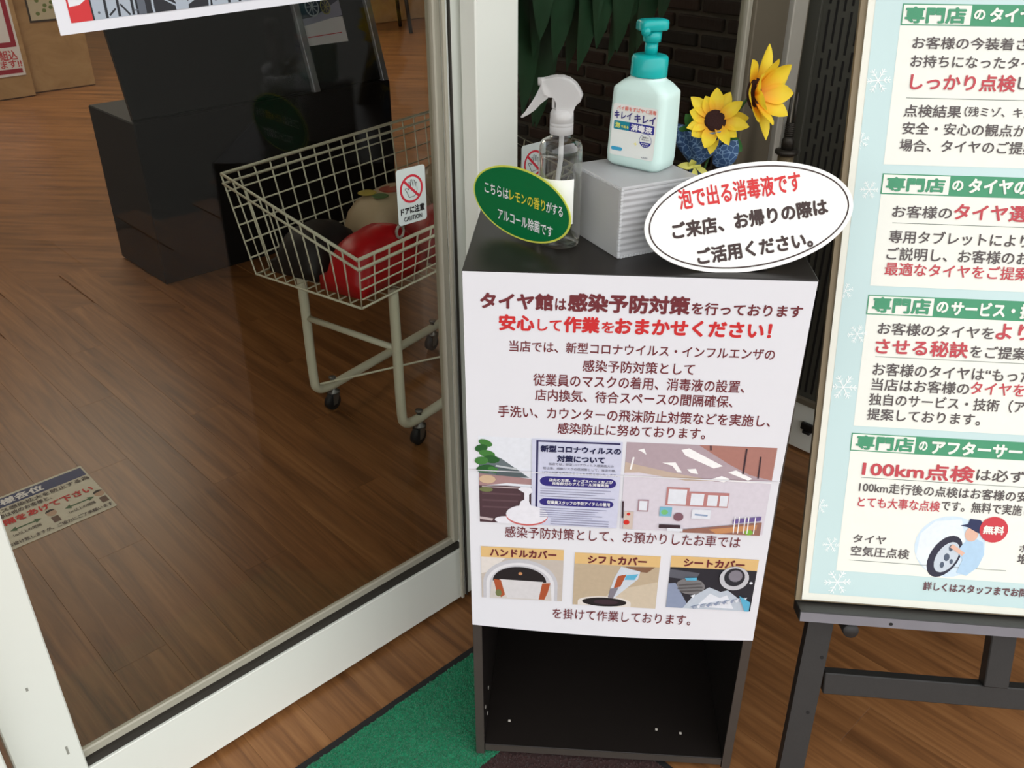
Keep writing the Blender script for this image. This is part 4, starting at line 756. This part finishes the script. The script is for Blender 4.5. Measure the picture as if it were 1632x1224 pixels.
for k in range(16):
    lay.append((TYD, line(57, 14 + k * 17, 65, 20 + k * 17, 2))); lay.append((TYD, line(71, 24 + k * 17, 80, 12 + k * 17, 2))); lay.append((TYM, ell(46, 18 + k * 17, 1.5, 1.5, 6))); lay.append((TYM, line(86, 16 + k * 17, 96, 16 + k * 17, 1.5)))
lay += [(TYM, rec(90, 11, 108, 284)), (TYD, rec(99, 11, 108, 284)), (TYL, ell(142, 16, 36, 78, 32)), (TYD, ell(142, 16, 33.5, 74, 32))]
for k in range(9):
    t = math.radians(12 + 19.5 * k); lay.append((TYL, [(140, 12), (144, 12), (142 + 30 * math.cos(t) + 4, 14 + 66 * math.sin(t)), (142 + 30 * math.cos(t) - 4, 14 + 66 * math.sin(t) + 3)]))
lay += [(TYL, ell(142, 14, 8, 9)), (TYL, rec(180, 11, 408, 284))]
for x in (202, 216, 268, 282, 350): lay.append((TYD, line(x, 11.5, x + 4, 284, 3.5)))
for k in range(15):
    for x in (184, 222, 244, 290, 320, 360, 384): lay.append((TYM, line(x, 16 + k * 18, x + 18, 24 + k * 18, 1.8)))
ts.art('printed_photo', tr, [(m, [(min(408, max(12, u)), min(284, max(11, v))) for u, v in p]) for m, p in lay], lift=0.0003, step=0.00001)

# ------------------------------------------------------------------ distance notice stuck to the shop floor
ks = Sheet(FA(1.66, -0.796, 0.0012), DA, -NA)
kr = root('floor_sticker', ks.P(150, 110), 'white floor sticker with blue heading asking for distance, behind the left glass door', 'sticker')
board(ks, rec(0, 0, 300, 222), 0.0006, 'sticker_sheet', mat('cream_vinyl', (206, 202, 184), 0.5), kr)
ks.art('heading_band', kr, [(flat('floor_blue', 44, 62, 108), rec(4, 174, 296, 214))])
for a in [('お客様各位', 40, 200, 194, 28, 'w', 3), ('ウィルス感染拡大を防止する為', 40, 296, 160, 17, 'k', 2), ('入店の際は他のお客様と、', 40, 200, 138, 17, 'k', 2), ('間隔をあけて下さい', 60, 285, 108, 26, 'r', 3), ('1m以上の間隔', 86, 146, 48, 12, 'k', 1), ('1m以上の間隔', 208, 268, 48, 12, 'k', 1), ('ご迷惑をお掛け致しますが、ご協力にご了承願います', 20, 296, 17, 14, 'k', 2)]:
    ks.text(kr, *a, lift=0.0009)
grn = flat('arrow_green', 56, 96, 62)
for u in (92, 212):
    ks.art('arrow', kr, [(grn, line(u + 4, 70, u + 52, 70, 5)), (grn, [(u - 6, 70), (u + 8, 79), (u + 8, 61)]), (grn, [(u + 62, 70), (u + 48, 79), (u + 48, 61)])], lift=0.0004)
for u in (182, 292):
    ks.art('printed_person', kr, [(flat('print_brown', 92, 66, 56), rec(u - 12, 33, u + 4, 58)), (flat('print_skin', 190, 158, 134), ell(u - 4, 75, 11, 13)), (INK['K'], ell(u - 4, 80, 12, 11, 16, 20, 180))], lift=0.0004)

# ------------------------------------------------------------------ wire sale cart behind the left door
K1 = Vector((0.5075, 0.8616, 0)); K2 = Vector((-0.8616, 0.5075, 0)); K0 = Vector((-0.3163, 0.7339, 0))
def KP(a, b, z): return K0 + K1 * a + K2 * b + UP * z
CW = mat('cream_coated_wire', (206, 206, 184), 0.4, 0.04, 20); KL, KD, ZF, ZB, ZBT = 0.86, 0.40, 0.585, 0.70, 0.455
ct = root('wire_basket_cart', KP(KL / 2, KD / 2, 0), 'cream wire basket cart on castors standing behind the left glass door', 'cart')
def rimz(b): return ZF + (ZB - ZF) * max(0, min(1, b / KD))
for dz, r in ((0.0, 0.0042), (-0.022, 0.0034)):
    V, F = tube([KP(0, 0, ZF + dz), KP(KL, 0, ZF + dz), KP(KL, KD, ZB + dz), KP(0, KD, ZB + dz), KP(0, 0, ZF + dz)], r, 8); add('rim', V, F, CW, ct, True)
nw = 18; ins = 0.03
def wire(pts, name='wire', r=0.0021):
    V, F = tube(pts, r, 5); return add(name, V, F, CW, ct, True)
for i in range(nw + 1):
    a = KL * i / nw; ai = ins + (KL - 2 * ins) * i / nw
    wire([KP(a, -0.003, ZF), KP(ai, ins, ZBT), KP(ai, KD - ins, ZBT), KP(a, KD + 0.003, ZB)])
for j in range(1, 10):
    b = KD * j / 10; bi = ins + (KD - 2 * ins) * j / 10
    wire([KP(-0.003, b, rimz(b)), KP(ins, bi, ZBT + 0.004), KP(KL - ins, bi, ZBT + 0.004), KP(KL + 0.003, b, rimz(b))])
for k in range(1, 5):
    t = k / 5; wire([KP(ins * t - 0.0, ins * t - 0.004, ZF + (ZBT - ZF) * t), KP(KL - ins * t, ins * t - 0.004, ZF + (ZBT - ZF) * t)])
for k in range(1, 6):
    t = k / 6; wire([KP(ins * t, KD - ins * t + 0.004, ZB + (ZBT - ZB) * t), KP(KL - ins * t, KD - ins * t + 0.004, ZB + (ZBT - ZB) * t)])
wire([KP(ins, ins, ZBT), KP(KL - ins, ins, ZBT), KP(KL - ins, KD - ins, ZBT), KP(ins, KD - ins, ZBT), KP(ins, ins, ZBT)], 'basket_base_frame', 0.003)
TUB = CW; RUBW = mat('black_wheel_rubber', (30, 30, 32), 0.6); CHR = mat('grey_castor_steel', (120, 120, 118), 0.35, metal=0.7)
for b in (0.045, 0.35):
    V, F = tube(smooth_path([KP(0.15, b, ZBT - 0.002), KP(0.15, b, 0.30), KP(0.15, b, 0.13), KP(0.16, b, 0.088), KP(0.20, b, 0.074), KP(0.30, b, 0.072), KP(KL - 0.20, b, 0.072), KP(KL - 0.16, b, 0.088), KP(KL - 0.15, b, 0.13), KP(KL - 0.15, b, ZBT - 0.002)], 5), 0.0125, 12)
    add('leg_frame', V, F, TUB, ct, True)
V, F = tube([KP(0.15, 0.05, 0.30), KP(0.15, 0.35, 0.30)], 0.008, 8); add('cross_tube', V, F, TUB, ct, True)
V, F = tube([KP(0.16, 0.345, 0.10), KP(KL - 0.16, 0.05, 0.10)], 0.003, 6); add('brace_wire', V, F, TUB, ct, True)
for a in (0.215, KL - 0.215):
    for b in (0.045, 0.35):
        cp = KP(a - 0.008, b, 0); st_ = bpy.data.objects.new('castor', None); st_.empty_display_size = 0.02; COL.objects.link(st_); st_.parent = ct; BASE[st_] = BASE[ct]
        V, F = lathe(cp + UP * 0.024 - K2 * 0.009, [(0.012, 0), (0.0235, 0.001), (0.0238, 0.009), (0.0235, 0.017), (0.012, 0.018)], 20, K2); add('castor_wheel', V, F, RUBW, st_, True)
        V, F = lathe(cp + K1 * 0.008 + UP * 0.0485, [(0.017, 0), (0.017, 0.005), (0.008, 0.009), (0.006, 0.042), (0.010, 0.044), (0.010, 0.048)], 16); add('castor_swivel', V, F, CHR, st_, True)
        for sg in (-1, 1):
            V, F = prism([cp + K2 * sg * 0.0115 + K1 * x + UP * z for x, z in ((-0.008, 0.018), (0.006, 0.018), (0.018, 0.048), (-0.006, 0.048))], K2 * sg * 0.0018); add('castor_fork', V, F, CHR, st_)

# goods lying in the cart
REDP = mat('red_glossy_vinyl', (176, 22, 28), 0.35, 0.15, 25, 0.15, 40); REDD = mat('deep_red_vinyl', (140, 16, 22), 0.4, 0.15, 25, 0.15, 40); KRAFT = mat('tan_printed_pack', (176, 158, 128), 0.5, 0.08, 12); BLK = mat('black_nylon', (24, 22, 22), 0.6); CLR = mat('clear_wrapped_pack', (150, 136, 112), 0.2, 0.25, 18, 0.3, 25)
def bag(name, a, b, z, L, W, H, rot, m, label, bulge=0.25, tilt=0.0, cat='bag'):
    """soft cushion-like pack lying in the cart"""
    V, F = [], []; nx, ny = 8, 6; ca, sa = math.cos(math.radians(rot)), math.sin(math.radians(rot))
    for top in (1, 0):
        for i in range(nx + 1):
            for j in range(ny + 1):
                u, v = i / nx * 2 - 1, j / ny * 2 - 1; e = (1 - abs(u) ** 4) * (1 - abs(v) ** 4)
                x, y = u * L / 2 * (1 - 0.06 * (1 - e)), v * W / 2 * (1 - 0.06 * (1 - e)); zz = (H * (0.30 + 0.70 * e + bulge * 0.12 * math.sin(5 * u + 3 * v)) if top else 0.0)
                V.append(KP(a + x * ca - y * sa, b + x * sa + y * ca, z + zz + tilt * y))
    n1 = (nx + 1) * (ny + 1); I = lambda t, i, j: t * n1 + i * (ny + 1) + j
    for i in range(nx):
        for j in range(ny): F += [(I(0, i, j), I(0, i + 1, j), I(0, i + 1, j + 1), I(0, i, j + 1)), (I(1, i, j), I(1, i, j + 1), I(1, i + 1, j + 1), I(1, i + 1, j))]
    for i in range(nx): F += [(I(0, i, 0), I(1, i, 0), I(1, i + 1, 0), I(0, i + 1, 0)), (I(0, i, ny), I(0, i + 1, ny), I(1, i + 1, ny), I(1, i, ny))]
    for j in range(ny): F += [(I(0, 0, j), I(0, 0, j + 1), I(1, 0, j + 1), I(1, 0, j)), (I(0, nx, j), I(1, nx, j), I(1, nx, j + 1), I(0, nx, j + 1))]
    r = root(name, KP(a, b, z), label, cat); add('pack_body', V, F, m, r, True); return r
zb = ZBT + 0.008
b1 = bag('red_vinyl_bag', 0.165, 0.112, zb, 0.25, 0.135, 0.118, 3, REDP, 'red vinyl bag with white ring at the front corner of the wire cart')
V, F = tube([KP(0.21 + 0.012 * math.cos(t), 0.066, zb + 0.108 + 0.014 * math.sin(t)) for t in [i * 2 * math.pi / 16 for i in range(17)]], 0.0035, 8, False); add('ring', V, F, mat('grey_ring', (170, 168, 160), 0.4), b1, True)
bag('red_vinyl_bag', 0.425, 0.11, zb, 0.25, 0.135, 0.108, -3, REDD, 'deep red bag in the middle of the wire cart front')
bag('red_vinyl_bag', 0.69, 0.112, zb, 0.25, 0.135, 0.115, 3, REDP, 'red bag at the far end of the wire cart')
k1 = bag('printed_pack', 0.40, 0.27, zb, 0.28, 0.15, 0.125, 3, KRAFT, 'tan pack printed with yellow, red and green shapes in the wire cart', 0.1, cat='pack')
for m_, a, b, ra, rb in ((flat('print_yellow', 176, 160, 66), 0.345, 0.29, 0.030, 0.028), (flat('print_brick', 150, 62, 44), 0.40, 0.262, 0.036, 0.025), (flat('print_green', 70, 104, 56), 0.345, 0.245, 0.026, 0.018)):
    V, F = lathe(KP(a, b, zb + 0.124), [(ra * 0.8, 0), (ra * 0.7, 0.0012)], 20); add('printed_shape', V, F, m_, k1)
bag('nylon_bag', 0.15, 0.28, zb, 0.20, 0.15, 0.10, 5, BLK, 'black nylon bag at the near back corner of the wire cart', 0.3)
bag('wrapped_pack', 0.615, 0.275, zb, 0.13, 0.15, 0.125, -4, CLR, 'clear wrapped pack beside the tan printed pack in the wire cart', 0.8, cat='pack')
bag('wrapped_pack', 0.755, 0.275, zb, 0.13, 0.15, 0.145, 6, CLR, 'clear wrapped pack at the far back corner of the wire cart', 0.8, cat='pack')

# ------------------------------------------------------------------ black product display behind the cart
OD = -1.95; LEAN = math.radians(17); dup_ = UP * math.cos(LEAN) - NA * math.sin(LEAN); dn = NA * math.cos(LEAN) + UP * math.sin(LEAN)
BLKG = mat('black_gloss_panel', (20, 20, 20), 0.4, 0.1, 6, spec=0.25); SLV = mat('silver_upright', (136, 138, 142), 0.35, metal=0.4); BLKM = mat('black_matt_base', (18, 17, 17), 0.6, spec=0.2)
dr = root('product_display', FA(0.2, OD - 0.2, 0), 'black leaning display board with silver uprights standing behind the wire cart', 'display')
box('plinth', FA(0.70, OD, 0), DA * 1.04, NA * -0.38, UP * 0.57, BLKM, dr, 0.004)
for a0, a1 in ((0.69, 0.005), (-0.02, -0.315)):
    box('panel', FA(a0, OD - 0.02, 0.575), DA * (a0 - a1), dn * -0.02, dup_ * 1.0, BLKG, dr, 0.003)
for a in (0.005, -0.31):
    box('upright', FA(a, OD, 0.572), DA * 0.026, dn * -0.045, dup_ * 1.02, SLV, dr, 0.002)
def dsheet(a, t): return Sheet(FA(a, OD - 0.019, 0.575) + dup_ * t, DA, dup_)
ws2 = dsheet(-0.024, 0.155)
wp = root('wheel_poster', ws2.P(90, 0), 'small dark poster of alloy wheels with white foot on the black display', 'poster')
board(ws2, rec(0, 0, 180, 250), 0.0006, 'poster_sheet', PAPER, wp)
ws2.art('printed_photo', wp, [(flat('poster_midnight', 52, 54, 78), rec(0, 90, 180, 250)), (flat('poster_haze', 150, 152, 176), [(0, 70), (180, 95), (180, 150), (60, 100), (0, 95)]), (TYL, ell(58, 135, 30, 36)), (flat('poster_midnight', 52, 54, 78), ell(58, 135, 25, 30)), (flat('poster_gold', 150, 146, 90), ell(115, 130, 22, 28)), (flat('poster_midnight', 52, 54, 78), ell(115, 130, 18, 23))] +
    [(TYL, line(58, 135, 58 + 24 * math.cos(t), 135 + 29 * math.sin(t), 4)) for t in [k * 0.785 for k in range(8)]] + [(flat('poster_gold', 150, 146, 90), line(115, 130, 115 + 17 * math.cos(t), 130 + 22 * math.sin(t), 3)) for t in [k * 0.785 for k in range(8)]] +
    [(TRD, line(10, 30, 160, 34, 3)), (PAPER, rec(20, 195, 70, 215)), (flat('poster_sand', 206, 190, 160), rec(145, 170, 178, 215))], step=0.00003)

# ------------------------------------------------------------------ wood-fronted counter and far room
BRCH = wood_mat('birch_counter_panel', (160, 128, 88), (178, 146, 104), (190, 160, 118), 0.5, sx=1.5, sy=3)
cr_ = root('reception_counter', FA(1.2, -5.9, 0), 'tan wooden counter front far behind the left glass door', 'counter')
box('front_panel', FA(-0.08, -5.6, 0.0), DA * 0.42, NA * -0.5, UP * 0.95, BRCH, cr_, 0.004)
box('front_panel', FA(2.4, -5.52, 0.0), DA * 2.475, NA * -0.58, UP * 0.95, BRCH, cr_, 0.004)
box('counter_top', FA(2.45, -5.45, 0.955), DA * 2.97, NA * -0.7, UP * 0.04, BRCH, cr_, 0.004)
cs = Sheet(FA(-0.17, -5.597, 0.43), DA, UP)
cl = root('clover_picture', cs.P(150, 0), 'dark framed picture of clover leaves on the tan counter', 'picture')
board(cs, rec(0, 0, 330, 330), 0.001, 'frame', flat('frame_dark', 60, 52, 44), cl)
cs.art('printed_picture', cl, [(flat('clover_paper', 196, 190, 168), rec(12, 12, 318, 318))] + [(flat('clover_green', 110, 128, 76), ell(60 + 44 * (i % 5) + 10 * (i // 5), 50 + 46 * (i // 5) + (i % 3) * 16, 14, 12, 8)) for i in range(20)], step=0.00003)
ns = Sheet(FA(0.315, -5.517, 0.135), DA, UP)
nr = root('red_framed_notice', ns.P(170, 0), 'white notice with red frame and red writing on the tan counter at left edge', 'poster')
board(ns, rec(0, 0, 360, 520), 0.001, 'paper_sheet', PAPER, nr)
ns.art('red_frame', nr, [(flat('notice_red', 156, 36, 60), rec(14, 175, 346, 508)), (PAPER, rec(44, 205, 316, 480)), (flat('notice_red', 156, 36, 60), rec(14, 16, 346, 44))])
ns.text(nr, '組込', 230, 335, 128, 62, 'p', 2); ns.text(nr, 'あります!!', 110, 350, 74, 46, 'p', 2)
CHM = mat('dark_chair_metal', (38, 34, 32), 0.5)
def stool(p, ang, label):
    p = Vector(p); r = root('dining_chair', p, label, 'chair', 'dark chairs in the far room'); ca, sa = math.cos(ang), math.sin(ang)
    def q(x, y, z): return p + Vector((x * ca - y * sa, x * sa + y * ca, z))
    for x in (-0.2, 0.2):
        for y in (-0.2, 0.2):
            V, F = tube([q(x * 1.1, y * 1.1, 0), q(x * 0.9, y * 0.9, 0.44)], 0.018, 8); add('leg', V, F, CHM, r, True)
    V, F = cuboid(q(-0.22, -0.22, 0.442), q(0.22, -0.22, 0.442) - q(-0.22, -0.22, 0.442), q(-0.22, 0.22, 0.442) - q(-0.22, -0.22, 0.442), UP * 0.04, 0.01); add('seat', V, F, CHM, r)
    V, F = cuboid(q(-0.2, 0.19, 0.485), q(0.2, 0.19, 0.485) - q(-0.2, 0.19, 0.485), q(-0.2, 0.22, 0.485) - q(-0.2, 0.19, 0.485), UP * 0.36, 0.008); add('backrest', V, F, CHM, r)
stool((-1.70, 7.75, 0), 0.4, 'dark chair nearest in the far room, legs seen beside the display'); stool((-2.35, 7.1, 0), 0.9, 'dark chair partly hidden behind the display upright')
box('wall_counter', FA(-2.6, -6.6, 0), DA * 1.7, NA * -0.12, UP * 2.7, BRCH, kind='structure')

# ------------------------------------------------------------------ hanging plant behind the second door
HL = mat('dark_green_leaf', (44, 78, 54), 0.45, 0.25, 30); pot_c = FA(0.33, -0.42, 1.55)
hp_ = root('hanging_plant', pot_c, 'dark hanging plant with long pointed leaves behind the right glass door', 'plant')
V, F = lathe(pot_c, [(0.07, 0), (0.10, 0.05), (0.11, 0.15), (0.10, 0.155)], 20); add('pot', V, F, mat('dark_pot', (50, 40, 34), 0.6), hp_, True)
V, F = tube([pot_c + UP * 0.15, pot_c + UP * 1.2], 0.004, 6); add('cord', V, F, CHM, hp_)
for a, off, ztip, L, W, da in ((0.50, -0.30, 0.96, 0.42, 0.075, 0.03), (0.455, -0.40, 0.93, 0.46, 0.07, -0.02), (0.40, -0.30, 0.99, 0.40, 0.08, 0.06), (0.335, -0.36, 0.905, 0.48, 0.085, 0.02), (0.29, -0.28, 0.925, 0.44, 0.08, -0.03), (0.245, -0.38, 0.97, 0.40, 0.07, 0.05), (0.20, -0.30, 0.99, 0.42, 0.07, 0.05), (0.145, -0.34, 0.90, 0.46, 0.075, 0.04), (0.10, -0.40, 0.97, 0.36, 0.07, 0.02), (0.05, -0.42, 0.985, 0.34, 0.06, 0.06), (0.53, -0.42, 0.86, 0.5, 0.08, 0.0), (0.43, -0.50, 0.80, 0.55, 0.09, 0.02), (0.36, -0.52, 0.84, 0.5, 0.09, -0.04), (0.56, -0.35, 0.9, 0.4, 0.07, 0.05), (0.48, -0.55, 0.72, 0.5, 0.08, 0.03), (0.38, -0.60, 0.70, 0.5, 0.08, 0.0), (0.58, -0.5, 0.75, 0.5, 0.08, 0.0), (0.52, -0.26, 1.0, 0.3, 0.08, 0.04), (0.47, -0.27, 0.95, 0.36, 0.085, 0.0), (0.42, -0.25, 0.93, 0.4, 0.08, -0.02), (0.375, -0.24, 0.97, 0.36, 0.09, 0.03), (0.31, -0.24, 0.955, 0.38, 0.09, 0.05), (0.22, -0.26, 0.945, 0.36, 0.085, -0.02), (0.17, -0.24, 1.0, 0.3, 0.08, 0.03), (0.26, -0.25, 1.01, 0.3, 0.09, 0.0), (0.50, -0.33, 0.84, 0.42, 0.075, 0.03), (0.44, -0.36, 0.80, 0.42, 0.075, 0.0), (0.39, -0.40, 0.78, 0.42, 0.07, -0.02)):
    tip = FA(a, off, ztip); base = FA(a + da, off - 0.03, ztip + L)
    V, F = leaf_geo(base, tip, NA + UP * 0.2, W, 0.08, 10); add('leaf', V, F, HL, hp_, True)

flush_texts()
